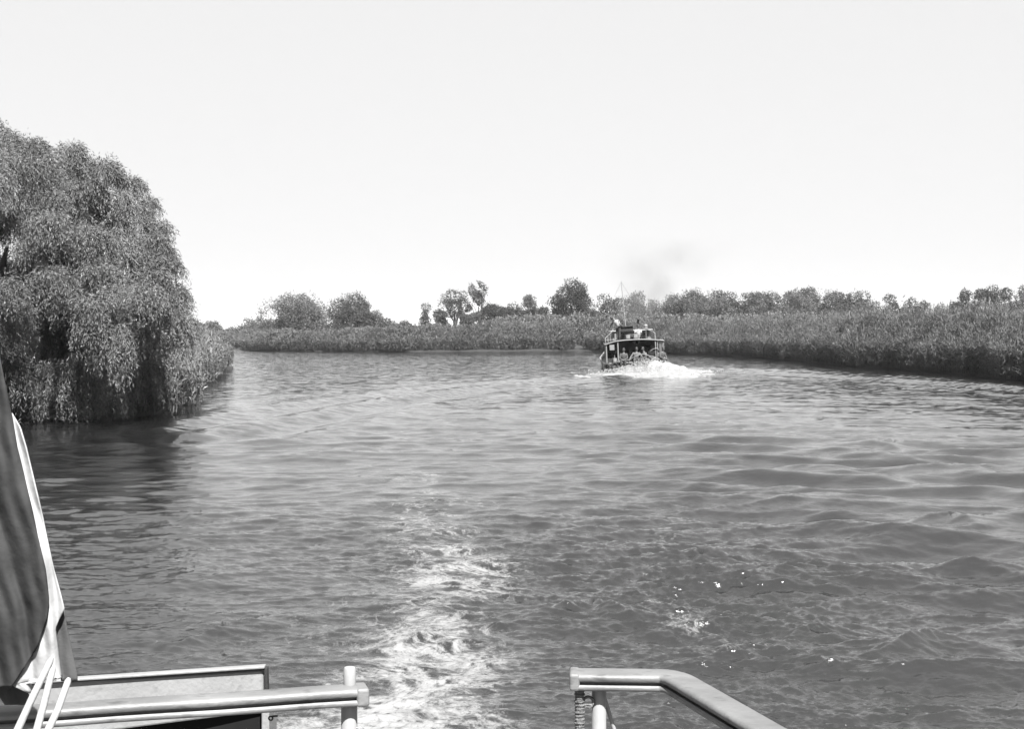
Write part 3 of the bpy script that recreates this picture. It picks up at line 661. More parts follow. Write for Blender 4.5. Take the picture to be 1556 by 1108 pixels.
# ------------------------------------------------------------------ excursion boat
BD = 89.0; bX = at(966, 560, BD).x
HEEL = R(-2.6)
boat = empty('excursion_boat', (bX, BD, 0), 0, 'small excursion boat seen from astern with people under its white-edged canopy', 'boat')
boat.rotation_euler = (0, HEEL, R(-2.5))
BM = Matrix.Translation((bX, BD, 0)) @ boat.rotation_euler.to_matrix().to_4x4()
def build_boat():
    # hull
    secs = []
    for y, hb_, hk, zt, zk in [(0, 1.85, 1.6, .50, -.45), (.02, 1.9, 1.62, .52, -.45), (3, 2.05, 1.7, .55, -.55), (7, 2.05, 1.5, .72, -.6), (10.5, 1.7, .9, 1.0, -.6), (13, .95, .35, 1.25, -.5), (14.6, .06, .03, 1.5, .1)]:
        secs.append([(-hb_, y, zt), (-hb_ * .98, y, zt * .4), (-hk, y, -.05), (-hk * .5, y, zk), (0, y, zk - .08), (hk * .5, y, zk), (hk, y, -.05), (hb_ * .98, y, zt * .4), (hb_, y, zt), (hb_ - .07, y, zt) if hb_ > .2 else (hb_ * .5, y, zt), (max(hb_ - .07, .02), y, zt - .22), (-max(hb_ - .07, .02), y, zt - .22), (-hb_ + .07, y, zt) if hb_ > .2 else (-hb_ * .5, y, zt)])
    MB().loft(secs).build('hull', M['hull'], boat, 35)
    mb = MB(); mb.tube([(-1.93, 0, .52), (-2.08, 3, .57), (-2.08, 7, .74), (-1.73, 10.5, 1.02), (-.97, 13, 1.27), (0, 14.7, 1.53), (.97, 13, 1.27), (1.73, 10.5, 1.02), (2.08, 7, .74), (2.08, 3, .57), (1.93, 0, .52)], .045, 8)
    mb.build('rubbing_strake', M['greywhite'], boat, 60)
    # transom board, pale patches and name board
    MB().box((-.75, -.03, .22), (.62, .04, .26), bev=.01).build('transom_board', M['greywhite'], boat)
    MB().box((0, 1.6, .31), (3.6, 3.1, .04)).build('deck', M['mid'], boat)
    MB().box((0, .22, .50), (3.3, .42, .08), bev=.02).box((-1.3, .22, .4), (.06, .36, .16)).box((1.3, .22, .4), (.06, .36, .16)).box((0, .22, .4), (.06, .36, .16)).build('bench', M['mid'], boat)
    for x in (-1.62, 1.62): MB().box((x, 2.0, .50), (.42, 2.6, .08), bev=.02).box((x, .9, .4), (.36, .06, .16)).box((x, 3.1, .4), (.36, .06, .16)).build('bench', M['mid'], boat)
    # canopy roof (cambered, white edge)
    n = 13; top = []; rings = []
    def arc(x): return 1.93 - .13 * (x / 1.8) ** 2 - (.10 if x < -1.2 else 0) * ((-x - 1.2) / .6 if x < -1.2 else 0)
    for y in (0.0, 1.3, 2.7, 4.0):
        xs = [(-1.82 + 3.64 * i / (n - 1)) for i in range(n)]
        rings.append([(x, y, arc(x) + .03) for x in xs] + [(x, y, arc(x) - .02) for x in xs[::-1]])
    MB().loft(rings).build('canopy', M['canvas'], boat, 40)
    xs = [(-1.84 + 3.68 * i / 20) for i in range(21)]
    MB().tube([(x, -.03, arc(x)) for x in xs], .036, 8).build('canopy_edge', M['bwhite'], boat, 60)
    for sx in (-1, 1): MB().tube([(sx * 1.84, 0, arc(sx * 1.84)), (sx * 1.84, 4.0, arc(sx * 1.84) + .05)], .035, 8).build('canopy_edge', M['bwhite'], boat, 60)
    for x, r in ((-1.78, .05), (1.78, .035), (-1.05, .05), (1.42, .035)): MB().tube([(x, .05, .5), (x, .05, arc(x) - .02)], r, 8).build('canopy_post', M['bwhite'] if x > 0 else M['mid'], boat, 60)
    for x in (-1.8, 1.8):
        for y in (1.4, 2.8, 3.95): MB().tube([(x, y, .5), (x, y, arc(x))], .03, 8).build('canopy_post', M['mid'], boat, 60)
    # upper guard rails
    MB().tube([(-1.80, .02, arc(-1.8)), (-1.82, .02, 2.08), (-1.78, .4, 2.13), (-1.25, 3.6, 2.5), (-1.2, 3.9, 2.66)], .026, 8).build('guard_rail', M['bwhite'], boat, 60)
    MB().tube([(1.30, .05, .55), (1.30, .02, 2.28), (1.22, .3, 2.36), (.75, 2.6, 2.62), (.72, 3.4, 2.66)], .032, 8).build('guard_rail', M['bwhite'], boat, 60)
    for x, y, z in ((-1.62, 1.3, 2.22), (-1.42, 2.6, 2.38)): MB().tube([(x, y, arc(x)), (x, y, z)], .022, 6).build('stanchion', M['greywhite'], boat, 60)
    for x, y, z in ((1.02, 1.2, 2.47), (.85, 2.2, 2.57)): MB().tube([(x, y, arc(x)), (x, y, z)], .022, 6).build('stanchion', M['greywhite'], boat, 60)
    MB().tube([(-1.8, .05, 2.0), (-1.2, .05, 1.99)], .015, 6).build('guard_wire', M['steel'], boat, 60)
    # wheelhouse
    wh = MB().box((0, 6.2, 1.42), (2.5, 4.2, 2.1), bev=.05).build('wheelhouse', M['mid'], boat)
    MB().box((0, 6.1, 2.50), (2.8, 4.6, .08), bev=.03).build('roof', M['greywhite'], wh)
    for x in (-.75, .05, .78): MB().box((x, 4.085, 2.14), (.5, .03, .34), bev=.01).build('window', M['glass'], wh)
    for sx in (-1, 1):
        for y in (5.0, 6.1, 7.2): MB().box((sx * 1.256, y, 1.95), (.03, .8, .5), bev=.01).build('window', M['glass'], wh)
    MB().box((.0, 4.085, 1.15), (.75, .03, 1.35), bev=.01).build('door', M['dark'], wh)
    # dark folded canvas in front of the cabin roof, life raft boxes and locker
    MB().box((-.38, 3.9, 2.58), (.98, .3, .34), rot=Euler((0, R(-1), 0)), bev=.05).tube([(-.9, 3.7, 2.76), (.12, 3.7, 2.79)], .05, 8).build('spray_hood', M['canvas'], boat, 50)
    MB().tube([(-.34, 4.3, 2.5), (-.52, 4.3, 5.75)], [.035, .016], 8).build('mast', M['greywhite'], boat, 60)
    MB().tube([(-1.0, 4.3, 4.78), (.0, 4.3, 4.84)], .016, 6).build('crosstree', M['greywhite'], boat, 60)
    for x in (-1.0, 0): MB().tube([(x, 4.3, 4.8), (-.52, 4.3, 5.7)], .008, 4).build('stay', M['steel'], boat)
    MB().tube([(-.98, 4.0, 2.5), (-.98, 4.0, 3.0)], .022, 6).build('aerial', M['bwhite'], boat, 60)
    MB().tube([(.5, 4.8, 2.5), (.5, 4.8, 3.15)], .07, 10).ball((.5, 4.8, 3.15), .09, 10).build('funnel', M['dark'], boat, 60)
    MB().tube([(.95, 4.1, 2.5), (.95, 4.1, 2.72)], .12, 12).ball((.95, 4.1, 2.76), .14, 12, (1, 1, .9)).build('ventilator', M['bwhite'], boat, 60)
    MB().tube([(-1.08, 3.3, 2.0), (-1.08, 3.3, 2.35)], .1, 10).build('lamp_housing', M['bwhite'], boat, 60)
    MB().box((-1.42, .02, 1.5), (.30, .03, .34), bev=.01).build('side_panel', M['mid'], boat)
    MB().box((0, 4.02, 1.2), (3.3, .05, 1.35), bev=.01).build('canopy_shade_panel', M['dark'], boat)  # added dark panel that paints in the shade under the canopy
    # stern rail
    MB().tube([(-.72, -.04, .62), (-.35, -.05, .70), (-.05, -.06, .86), (.35, -.06, 1.0), (.62, -.06, .98), (.95, -.07, .86), (1.35, -.1, .74), (1.72, -.15, .52)], .022, 8).build('stern_rail', M['bwhite'], boat, 60)
    MB().tube([(.95, -.04, 1.18), (1.15, -.05, 1.30), (1.42, -.05, 1.34), (1.50, -.05, 1.2)], .02, 8).build('grab_rail', M['bwhite'], boat, 60)
    for x, h in ((-.05, .86), (.62, .98), (1.0, .85)): MB().tube([(x, -.04, .5), (x, -.05, h)], .016, 6).build('stern_rail_post', M['bwhite'], boat, 60)
    for x, z, s in ((-1.82, .28, 1), (2.0, .30, .8)):
        MB().torus((x, -.12, z), .21 * s, .10 * s, 'Y', 20, 8).build('tyre_fender', M['black'], boat, 80)
    MB().torus((-1.3, .02, .35), .18, .08, 'Y', 20, 8).build('tyre_fender', M['black'], boat, 80)
build_boat()
def onboat(x, y, z): return BM @ Vector((x, y, z))
# loose things on the boat
def loose(name, label, cat, mb, mt, loc, rz=0, sm=50):
    o = mb.build(name, M[mt], None, sm); o.location = onboat(*loc); o.rotation_euler = (0, HEEL, rz); tag(o, label, cat); return o
def bucket(): 
    b = MB(); b.loft([[(r * math.cos(a), r * math.sin(a), z) for a in [k * math.pi / 8 for k in range(16)]] for r, z in ((.12, 0), (.16, .3), (.17, .3), (.15, .3), (.145, .29), (.11, .03))]); b.torus((0, 0, .32), .15, .008, 'X', 16, 5); return b
loose('bucket', 'white bucket beside the seated people at the left of the stern', 'bucket', bucket(), 'white', (-1.28, .15, .54))
loose('life_raft_box', 'white box on the canopy roof, left one of the pair', 'box', MB().box((0, 0, .13), (.26, .4, .24), bev=.03).box((0, 0, .26), (.28, .42, .04), bev=.012), 'bwhite', (-.38, .5, 1.96))
loose('life_raft_box', 'white box on the canopy roof, larger right one of the pair', 'box', MB().box((0, 0, .15), (.26, .45, .28), bev=.03).box((0, 0, .30), (.28, .47, .04), bev=.012), 'bwhite', (.10, .5, 1.96))
loose('duffel_bag', 'dark bag lying behind the two white boxes on the canopy roof', 'bag', MB().tube([(-.36, 0, .16), (-.3, 0, .17), (.3, 0, .17), (.36, 0, .16)], [.1, .17, .17, .1], 12).tube([(-.18, 0, .32), (-.1, 0, .42), (.1, 0, .42), (.18, 0, .32)], .014, 6), 'canvas', (-.05, 1.35, 1.96))

loose('rope_coil', 'dark coiled mooring rope on the left quarter of the stern deck', 'rope', MB().torus((0, 0, .03), .17, .03, 'Z', 18, 6).torus((.01, 0, .08), .15, .03, 'Z', 18, 6).torus((0, .01, .12), .13, .03, 'Z', 18, 6), 'twine', (-1.0, .05, .54))
loose('crate', 'dark slatted crate on the stern deck near the left corner post', 'crate', MB().box((0, 0, .02), (.5, .34, .03)).box((0, -.17, .1), (.5, .02, .09)).box((0, -.17, .23), (.5, .02, .09)).box((0, .17, .1), (.5, .02, .09)).box((0, .17, .23), (.5, .02, .09)).box((-.24, 0, .15), (.02, .34, .26)).box((.24, 0, .15), (.02, .34, .26)), 'hull', (-1.62, .55, .54))
loose('rucksack', 'dark rucksack leaning on the right canopy post', 'bag', MB().tube([(0, 0, 0), (0, 0, .08), (0, 0, .34), (0, 0, .44)], [.12, .17, .16, .08], 12).tube([(-.06, -.15, .1), (-.07, -.2, .25), (-.05, -.12, .4)], .016, 6).tube([(.06, -.15, .1), (.07, -.2, .25), (.05, -.12, .4)], .016, 6), 'canvas', (1.42, .45, .54))
# people: seated, under the canopy
def seated(label, x, y, z, rz, shirt, tr, **k):
    p = onboat(x, y, z); sl = k.pop('sleeves', True); hair = k.pop('hair', 'hair')
    person(label, p, rz, pose_sit(**k), shirt, tr, hair, sl)
seated('person in a grey jacket seated on the stern bench, left of the group', -.72, .25, .55, R(172), 'cl_grey', 'cl_dark')
seated('person in dark clothes seated low between two people in grey', -.30, .9, .42, R(190), 'cl_dark', 'cl_dark')
seated('person in a light grey top seated centrally under the canopy peak', .08, .25, .57, R(176), 'cl_mid', 'cl_grey', arms='wide')
seated('person in pale clothing turned sideways right of centre under the canopy', .66, .32, .55, R(120), 'cl_mid', 'cl_grey', lean=.12)
seated('dark-haired person in a white top near the right canopy post', 1.10, .75, .62, R(165), 'cl_white', 'cl_dark', sleeves=False)
seated('person perched on the right corner of the stern with legs over the side', 1.62, .0, .52, R(215), 'cl_grey', 'cl_dark', lean=.10)
seated('person seated at the left side bench beside the bucket', -1.2, 1.6, .55, R(-150), 'cl_dark', 'cl_grey')
seated('person in a white shirt sitting on the roof right of the dark spray hood', .42, 3.4, 2.0, R(160), 'cl_white', 'cl_mid', sleeves=False)
# boatman standing on the canopy, bending to the left
Js = dict(pelvis=(0, 0, .86), chest=(-.12, .04, 1.16), neck=(-.26, .06, 1.30), head=(-.40, .08, 1.40),
          shL=(-.26, .16, 1.20), elL=(-.38, .32, 1.0), wrL=(-.42, .45, .85), shR=(-.06, -.12, 1.26), elR=(.08, -.05, 1.02), wrR=(.02, .16, .88),
          hpL=(-.07, .06, .82), knL=(-.04, .10, .44), anL=(-.05, .06, .07), toL=(-.08, .2, .03), hpR=(.05, -.08, .82), knR=(.07, -.06, .44), anR=(.07, -.10, .07), toR=(.06, .04, .03), look=(-.6, .8, 0))
person('person in a white shirt and dark trousers standing on the canopy, bending to the left', onboat(-.98, .9, 1.93), R(8), Js, 'cl_white', 'cl_dark')

# ------------------------------------------------------------------ churned foam behind the excursion boat (stuff)
def wash():
    xs = np.arange(-1, 17, .07); ys = np.arange(66, 90.5, .09); X, Y = np.meshgrid(xs, ys, indexing='ij')
    h, _, _ = water_disp(X, Y, np.full(X.shape, .3))
    cx = 8.55
    mound = .58 * np.exp(-((X - cx) / 1.35) ** 2 - ((Y - 86.3) / 2.6) ** 2) + .13 * np.exp(-((X - cx - .9) / 2.0) ** 2 - ((Y - 84) / 4.2) ** 2) + .11 * np.exp(-((X - cx + .8) / 3.4) ** 2 - ((Y - 79) / 5.5) ** 2)
    mound += .15 * np.exp(-((X - 5.0) / 1.6) ** 2 - ((Y - 84 - .3 * (X - 5)) / 1.6) ** 2) + .12 * np.exp(-((X - 11.4) / 1.2) ** 2 - ((Y - 84.5) / 2.2) ** 2)
    nz = fbm(X, Y, 1.5, 5, 50) - .5; nz2 = fbm(X * 2, Y, .5, 4, 55) - .5
    Z = h - .24 + mound * (1 + 1.3 * nz) + .55 * nz + .26 * nz2 + .12 * np.exp(-((X - 7.5) / 5.5) ** 2 - ((Y - 80) / 7.5) ** 2)
    n, m = X.shape; V = np.stack([X, Y, Z], -1).reshape(-1, 3); keep = (Z > h - .15)
    i, j = np.meshgrid(np.arange(n - 1), np.arange(m - 1), indexing='ij'); a = (i * m + j).ravel()
    F = np.stack([a, a + m, a + m + 1, a + 1], -1); kk = keep.ravel()[F].any(1); F = F[kk]
    used = np.unique(F); rm = np.full(len(V), -1); rm[used] = np.arange(len(used))
    o = link('wake_foam', np_mesh('wake_foam', V[used], rm[F], smooth=True), mat('foam', .25, .8, .06, 9, .6, 14, .3)); tag(o, 'white churned wake heaped up behind the excursion boat', 'wake foam', kind='stuff')
    # spray droplets
    n = 2600; px = RNG.normal(cx, 1.5, n); py = RNG.normal(86, 2.2, n)
    hz = .55 * np.exp(-((px - cx) / 1.6) ** 2 - ((py - 86.3) / 2.8) ** 2) + .05; pz = hz * RNG.uniform(.6, 1.45, n); s = RNG.uniform(.012, .035, n)
    oct_ = np.array([(1, 0, 0), (-1, 0, 0), (0, 1, 0), (0, -1, 0), (0, 0, 1), (0, 0, -1)], float); fo = np.array([(0, 2, 4), (2, 1, 4), (1, 3, 4), (3, 0, 4), (2, 0, 5), (1, 2, 5), (3, 1, 5), (0, 3, 5)])
    V = (np.stack([px, py, pz], 1)[:, None] + oct_[None] * s[:, None, None]).reshape(-1, 3); F = (fo[None] + 6 * np.arange(n)[:, None, None]).reshape(-1, 3)
    o = link('spray', np_mesh('spray', V, F, smooth=True), M['flag_white']); tag(o, 'fine white spray flying off the churned wake behind the boat', 'spray', kind='stuff')
wash()

# ------------------------------------------------------------------ smoke from the boat's funnel
def smoke():
    mb = MB(); pts = [(bX + .5, BD + 5.0, 3.3), (bX + 1.0, BD + 6, 4.6), (bX + 2.0, BD + 7.5, 6.4), (bX + 3.3, BD + 9.5, 8.8), (bX + 5.0, BD + 12, 12.0)]
    mb.tube(pts, [1.7, 3.0, 4.6, 6.5, 9.0], 20); o = mb.build('smoke', None, None, 180); tag(o, 'thin dark smoke drifting up to the right of the boat mast', 'smoke', kind='stuff')
    m = bpy.data.materials.new('diesel_smoke'); m.use_nodes = True; N = m.node_tree.nodes; L = m.node_tree.links; N.remove(N['Principled BSDF'])
    v = N.new('ShaderNodeVolumePrincipled'); v.inputs['Color'].default_value = (.2, .2, .2, 1)
    tc = N.new('ShaderNodeTexCoord'); g = N.new('ShaderNodeTexNoise'); g.inputs['Scale'].default_value = .55; g.inputs['Detail'].default_value = 4; L.new(tc.outputs['Object'], g.inputs['Vector'])
    sp = N.new('ShaderNodeSeparateXYZ'); L.new(tc.outputs['Object'], sp.inputs[0])
    mr = N.new('ShaderNodeMapRange'); mr.inputs['From Min'].default_value = .38; mr.inputs['From Max'].default_value = .75; mr.inputs['To Min'].default_value = 0; mr.inputs['To Max'].default_value = .38; L.new(g.outputs['Fac'], mr.inputs['Value'])
    fz = N.new('ShaderNodeMapRange'); fz.inputs['From Min'].default_value = 4.5; fz.inputs['From Max'].default_value = 9.0; fz.inputs['To Min'].default_value = 1; fz.inputs['To Max'].default_value = 0; L.new(sp.outputs['Z'], fz.inputs['Value'])
    mu = N.new('ShaderNodeMath'); mu.operation = 'MULTIPLY'; L.new(mr.outputs[0], mu.inputs[0]); L.new(fz.outputs[0], mu.inputs[1]); 
    def mth(op, a, b):
        q = N.new('ShaderNodeMath'); q.operation = op
        for i_, vv in enumerate((a, b)):
            if isinstance(vv, (int, float)): q.inputs[i_].default_value = vv
            else: L.new(vv, q.inputs[i_])
        return q.outputs[0]
    zz = mth('SUBTRACT', sp.outputs['Z'], 3.3)
    ax = mth('SUBTRACT', mth('SUBTRACT', sp.outputs['X'], bX + .5), mth('MULTIPLY', zz, .52)); ay = mth('SUBTRACT', mth('SUBTRACT', sp.outputs['Y'], BD + 5), mth('MULTIPLY', zz, .8))
    rr_ = mth('DIVIDE', mth('SQRT', mth('ADD', mth('MULTIPLY', ax, ax), mth('MULTIPLY', ay, ay)), 0), mth('ADD', mth('MULTIPLY', zz, .85), 1.7))
    fo_ = N.new('ShaderNodeMapRange'); fo_.interpolation_type = 'SMOOTHSTEP'; fo_.inputs['From Min'].default_value = .1; fo_.inputs['From Max'].default_value = 1; fo_.inputs['To Min'].default_value = 1; fo_.inputs['To Max'].default_value = 0
    L.new(rr_, fo_.inputs['Value']); L.new(mth('MULTIPLY', mu.outputs[0], fo_.outputs[0]), v.inputs['Density']); L.new(v.outputs[0], N['Material Output'].inputs['Volume'])
    o.data.materials.append(m)
smoke()

# ------------------------------------------------------------------ our own boat: rails, posts, locker
own = empty('river_launch', (0, 0, 0), 0, 'deck of the launch in the foreground with grooved handrails, posts and pale locker', 'boat')
RZ = 1.858   # handrail centre height
def rail_profile(w=.029, h=.018):
    # (across, up): rounded bar with a groove along both long sides
    P = []
    def arc(cx, cz, r, a0, a1, n=5): 
        for i in range(n): a = R(a0 + (a1 - a0) * i / (n - 1)); P.append((cx + r * math.cos(a), cz + r * math.sin(a)))
    arc(w - .009, h - .009, .009, 90, -50)
    P.append((w - .014, h * .18)); P.append((w - .014, -h * .38))
    arc(w - .007, -h + .007, .007, 60, -90, 6)
    Q = [(-x, z) for x, z in P[::-1]]; return P + Q
def sweep(mb, path, prof):
    path = [Vector(p) for p in path]; rings = []
    for i, p in enumerate(path):
        a = (path[i] - path[i - 1]).normalized() if i else None; b = (path[i + 1] - path[i]).normalized() if i < len(path) - 1 else None
        t = (a + b).normalized() if a and b else (a or b); s = t.cross(Vector((0, 0, 1))).normalized(); u = s.cross(t).normalized(); k = 1 / max(.4, t.dot(a or b))
        rings.append([p + s * x * k + u * z for x, z in prof])
    mb.loft(rings)
def railpt(px, py): 
    x, y = gnd(px, py, RZ + .018); return (x, y, RZ)
# left rail: far edge of top face from (552,1037) to (0,1071) and beyond
A = railpt(548, 1043); Bp = railpt(0, 1078); dv = (Vector(Bp) - Vector(A)).normalized()
mb = MB(); path = [Vector(A) + dv * t for t in np.linspace(0, 2.2, 24)]
path = [p + Vector((0, 0, .0007 * math.sin(i * 1.7))) for i, p in enumerate(path)]; sweep(mb, path, rail_profile()); left_rail = mb.build('handrail', M['rail'], own, 40)
ec = MB(); pr = [(x * 1.06, z * 1.06) for x, z in rail_profile(.036, .030) ]
hull_ = [(.029, .018), (.029, -.018), (-.029, -.018), (-.029, .018)]
sweep(ec, [Vector(A) - dv * .014, Vector(A) + dv * .012], [(x * 1.05, z * 1.04) for x, z in hull_]); o = ec.build('end_cap', M['rail'], left_rail); bv = o.modifiers.new('bevel', 'BEVEL'); bv.width = .006; bv.segments = 3
def post(name, px, d, z0, z1, r, mt='white', dy=0.0):
    x = (px - 778) / FPX * d; o = MB().tube([(x, d, z0), (x, d, z1 - r * .3), (x, d, z1)], [r, r, r * .86], 18).build(name, M[mt], own, 50); return o
dl = A[1]
post('post', 529, dl + .005, .9, RZ - .016, .0165); post('post_stub', 530, dl + .012, RZ + .016, RZ + .053, .0125)
# hook ring and shackle
x0 = (541 - 778) / FPX * dl
hk = MB(); hk.tube([(x0 - .004, dl, RZ - .068), (x0 + .006, dl, RZ - .066), (x0 + .014, dl, RZ - .071), (x0 + .018, dl, RZ - .081), (x0 + .013, dl, RZ - .092), (x0 + .003, dl, RZ - .096), (x0 - .004, dl, RZ - .090)], .0016, 6)
hk.build('hook', M['steel'], own, 60)
sh = MB(); xs_ = (409 - 778) / FPX * (dl - .03); sh.torus((xs_, dl - .03, RZ - .040), .004, .0016, 'Y', 16, 6).tube([(xs_ + .003, dl - .03, RZ - .036), (xs_ + .014, dl - .035, RZ - .034)], .002, 6); sh.build('shackle', M['black'], own, 60)
# right rail: L shape towards the viewer
C0 = railpt(874, 1020); C1 = railpt(1022, 1022); E = railpt(1150, 1096)
ev = (Vector(E) - Vector(C1)).normalized(); v0 = Vector(C0); v1 = Vector(C1)
cpath = [v0 + (v1 - v0) * t for t in np.linspace(0, .86, 6)]
p1, p2, p3 = v0 + (v1 - v0) * .86, v1, v1 + ev * .05
for t in (.2, .4, .6, .8, 1.0): cpath.append((1 - t) ** 2 * p1 + 2 * t * (1 - t) * p2 + t * t * p3)
cpath += [v1 + ev * t for t in (.09, .15, .3, .5, .9, 1.4)]
mb = MB(); sweep(mb, cpath, rail_profile(.034, .018)); right_rail = mb.build('handrail', M['rail'], own, 40)
ec = MB(); hd_ = (v1 - v0).normalized(); sweep(ec, [v0 - hd_ * .012, v0 + hd_ * .010], [(x * 1.2, z * 1.03) for x, z in hull_]); o = ec.build('end_cap', M['rail'], right_rail); bv = o.modifiers.new('bevel', 'BEVEL'); bv.width = .006; bv.segments = 3
dr = C0[1]
post('post', 911, dr + .005, .9, RZ - .016, .0155)
tw = MB(); xt = (881 - 778) / FPX * dr
tw.tube([(xt, dr - .01, .9), (xt, dr - .01, RZ - .017)], .0095, 12)
for k in range(26): tw.torus((xt, dr - .01, RZ - .022 - k * .0075), .0098 + .0008 * math.sin(k * 2.3), .0016, 'Z', 14, 6)
tw.build('lashed_post', M['twine'], own, 60)
MB().torus((xt + .018, dr - .01, RZ - .046), .011, .0032, 'Y', 16, 6).tube([(xt + .008, dr - .01, RZ - .052), (xt + .026, dr - .01, RZ - .052)], .003, 6).build('lashing_ring', M['twine'], own, 60)
xb = (918 - 778) / FPX * dr; MB().tube([(xb, dr + .02, RZ - .035), (xb + .032, dr + .03, RZ - .14), (xb + .06, dr + .04, RZ - .26)], .0045, 8).build('brace', M['white'], own, 60)
# locker behind the left rail
def quad_box(name, corners, depth, mt, parent, bev=.004):
    """corners: 4 points of the face seen; extruded backwards by depth"""
    mb = MB(); f = [Vector(c) for c in corners]; mb.loft([f, [c + Vector((0, depth, 0)) for c in f]])
    o = mb.build(name, M[mt], parent); 
    if bev: b = o.modifiers.new('bevel', 'BEVEL'); b.width = bev; b.segments = 2
    return o
dk = 3.12
TLc, TRc = at(40, 1041, dk - .16), at(400, 1019, dk); 
bl, br = TLc + Vector((0, 0, -.12)), TRc + Vector((0, 0, -.092))
lk = quad_box('locker', [TLc, TRc, br, bl], .05, 'greywhite', own)
t1, t2 = at(38, 1037, dk - .17), at(402, 1013, dk - .01)
quad_box('lid', [t1, t2, t2 + Vector((0, 0, -.006)), t1 + Vector((0, 0, -.006))], .022, 'greywhite', lk, .002)
g1, g2 = at(42, 1043, dk - .155), at(400, 1019.5, dk - .001 )
quad_box('seal', [t1 + Vector((.01, .006, -.0065)), t2 + Vector((-.002, .006, -.0065)), t2 + Vector((-.002, .006, -.0105)), t1 + Vector((.01, .006, -.0105))], .012, 'black', lk, 0)
e1 = at(404, 1016, dk - .01); quad_box('edge_strip', [e1 + Vector((-.003, 0, 0)), e1 + Vector((.0025, 0, 0)), e1 + Vector((.004, 0, -.06)), e1 + Vector((-.001, 0, -.06))], .022, 'black', lk, .001)
# locker opening under the rail: shade painted as a dark board; side board
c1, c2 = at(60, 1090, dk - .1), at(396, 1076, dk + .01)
quad_box('opening_shade_board', [c1, c2, c2 + Vector((0, 0, -.25)), c1 + Vector((0, 0, -.25))], .04, 'dark', lk, 0)  # flat dark face in place of the shade inside the locker
s1, s2 = at(397, 1070, dk - .02), at(409, 1070, dk - .02); quad_box('side_board', [s1, s2, s2 + Vector((0, 0, -.3)), s1 + Vector((0, 0, -.3))], .1, 'greywhite', lk, .003)
# deck and hull of the launch (below the frame)
hb2 = [[(-2.1, -6, 1.0), (-1.9, -6, -.3), (1.9, -6, -.3), (2.1, -6, 1.0)], [(-2.1, 1.5, 1.0), (-1.9, 1.5, -.3), (1.9, 1.5, -.3), (2.1, 1.5, 1.0)], [(-1.9, 3.3, 1.0), (-1.6, 3.1, -.3), (1.6, 3.1, -.3), (1.9, 3.3, 1.0)]]
MB().loft(hb2).build('hull', M['white'], own)

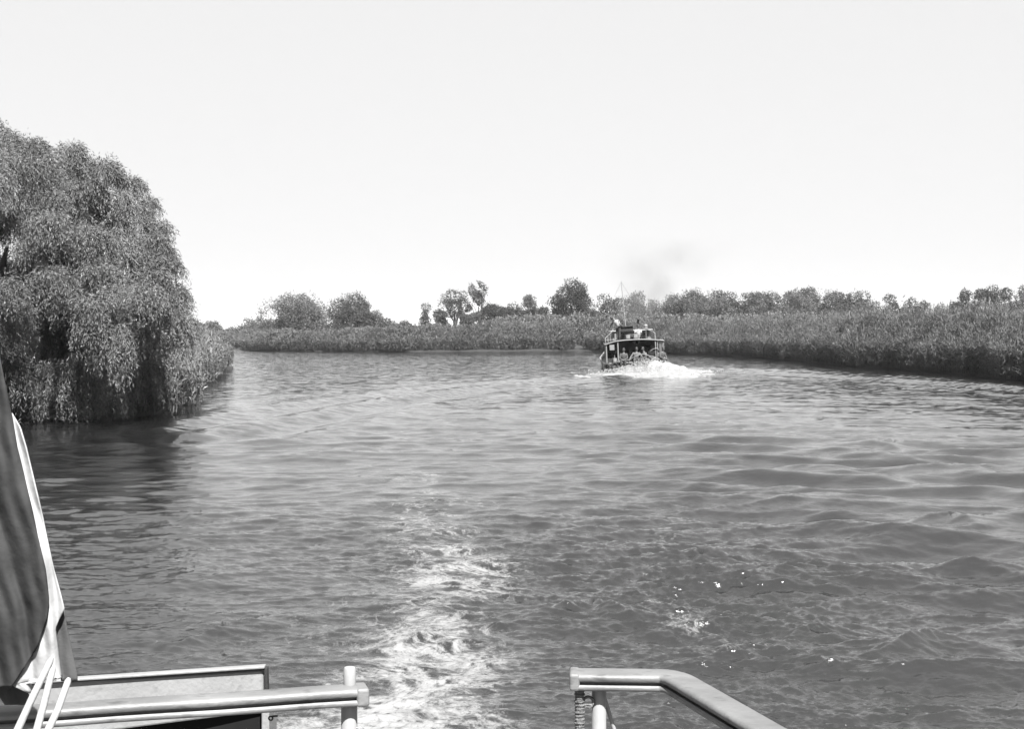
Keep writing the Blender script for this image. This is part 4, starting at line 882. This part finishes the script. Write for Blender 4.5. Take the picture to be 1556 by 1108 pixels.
# ------------------------------------------------------------------ flag with stripes, hanging at the left
def flag():
    root = empty('flag', at(40, 1040, 2.35), 0, 'furled striped flag, dark with a white stripe, hanging at the left edge', 'flag')
    ox = root.location
    def strip(name, L_, R_, mt, d0, nx=26, ny=60, fold=.02, ph=0.0, thick=.002):
        """L_, R_: [(py, px)] boundaries; cloth hangs at about d0 with folds in depth"""
        ys0, ys1 = L_[0][0], L_[-1][0]; rows = []
        V = []
        for j in range(ny):
            py = ys0 + (ys1 - ys0) * j / (ny - 1); xl = np.interp(py, *zip(*L_)); xr = np.interp(py, *zip(*R_))
            for i in range(nx):
                u = i / (nx - 1); px = xl + (xr - xl) * u
                w = (px - (py - 545) * .2) * .105 + .8 * math.sin(py * .011 + px * .02)
                dep = d0 + fold * (.6 * math.sin(w + ph) + .4 * math.sin(w * 2.3 + py * .006 + 1) + .22 * math.sin(px * .09 + py * .05) + .12 * math.sin(px * .21 - py * .11)) + (.10 * max(0, (60 - px)) / 200)
                V.append(at(px, py, dep) - ox)
        F = [(j * nx + i, j * nx + i + 1, (j + 1) * nx + i + 1, (j + 1) * nx + i) for j in range(ny - 1) for i in range(nx - 1)]
        o = link(name, np_mesh(name, np.array([tuple(v) for v in V]), np.array(F), smooth=True), M[mt], root)
        s = o.modifiers.new('solidify', 'SOLIDIFY'); s.thickness = thick; s.offset = 0; return o
    strip('dark_stripe', [(500, -160), (1045, -160)], [(500, -12), (545, 0), (640, 20), (680, 26), (722, 37), (785, 51), (865, 69), (912, 75), (940, 71), (985, 56), (1010, 40), (1045, 17)], 'flag_dark', 2.30, 90, 150, .010)
    strip('white_stripe', [(628, 14), (640, 18), (680, 24), (722, 35), (785, 49), (865, 67), (912, 74), (940, 70), (985, 55), (1010, 38), (1041, 15), (1054, 44)],
          [(628, 19), (650, 31), (680, 40), (722, 50), (785, 65), (865, 82), (925, 98), (940, 91), (955, 84), (1000, 90), (1034, 95), (1038, 48), (1054, 46)], 'flag_white', 2.31, 16, 90, .010)
    strip('grey_stripe', [(926, 92), (955, 83), (1000, 88), (1030, 92), (1036, 93)], [(926, 98), (955, 102), (1000, 112), (1030, 118), (1036, 118)], 'flag_grey', 2.325, 8, 20, .006)
    strip('dark_stripe', [(1030, -20), (1072, 8)], [(1030, 30), (1056, 44), (1072, 44)], 'flag_grey', 2.36, 10, 20, .01, 2.0)
flag()
# three white flag lines
for i, (a, b, lab) in enumerate([((79, 1000), (20, 1125), 'white line in front of the flag, longest and leftmost of three'), ((81, 1013), (52, 1125), 'white line in front of the flag, middle one of three'), ((105, 1031), (66, 1125), 'short white line crossing the locker corner, rightmost of three')]):
    d = 2.2; P_, Q_ = at(*a, d), at(*b, d - .05); ext = Q_ + (Q_ - P_) * 1.2; mid = P_.lerp(Q_, .5) + Vector((.002 * (i - 1), 0, -.002))
    o = MB().tube([P_, P_.lerp(mid, .1), mid, Q_, ext], [.0028, .0052, .0056, .0062, .0065], 12).build('rope', M['rope'], None, 60); tag(o, lab, 'rope', 'white lines at the flag')

# ------------------------------------------------------------------ river haze
def haze():
    o = MB().box((0, 0, 15), (10400, 10400, 36)).build('haze', None); tag(o, kind='stuff')
    m = bpy.data.materials.new('river_haze'); m.use_nodes = True; N = m.node_tree.nodes; L = m.node_tree.links; N.remove(N['Principled BSDF'])
    v = N.new('ShaderNodeVolumePrincipled'); v.inputs['Color'].default_value = (.9, .9, .9, 1); v.inputs['Density'].default_value = HAZE; v.inputs['Anisotropy'].default_value = 0
    L.new(v.outputs[0], N['Material Output'].inputs['Volume']); o.data.materials.append(m)
HAZE = .0001
haze()
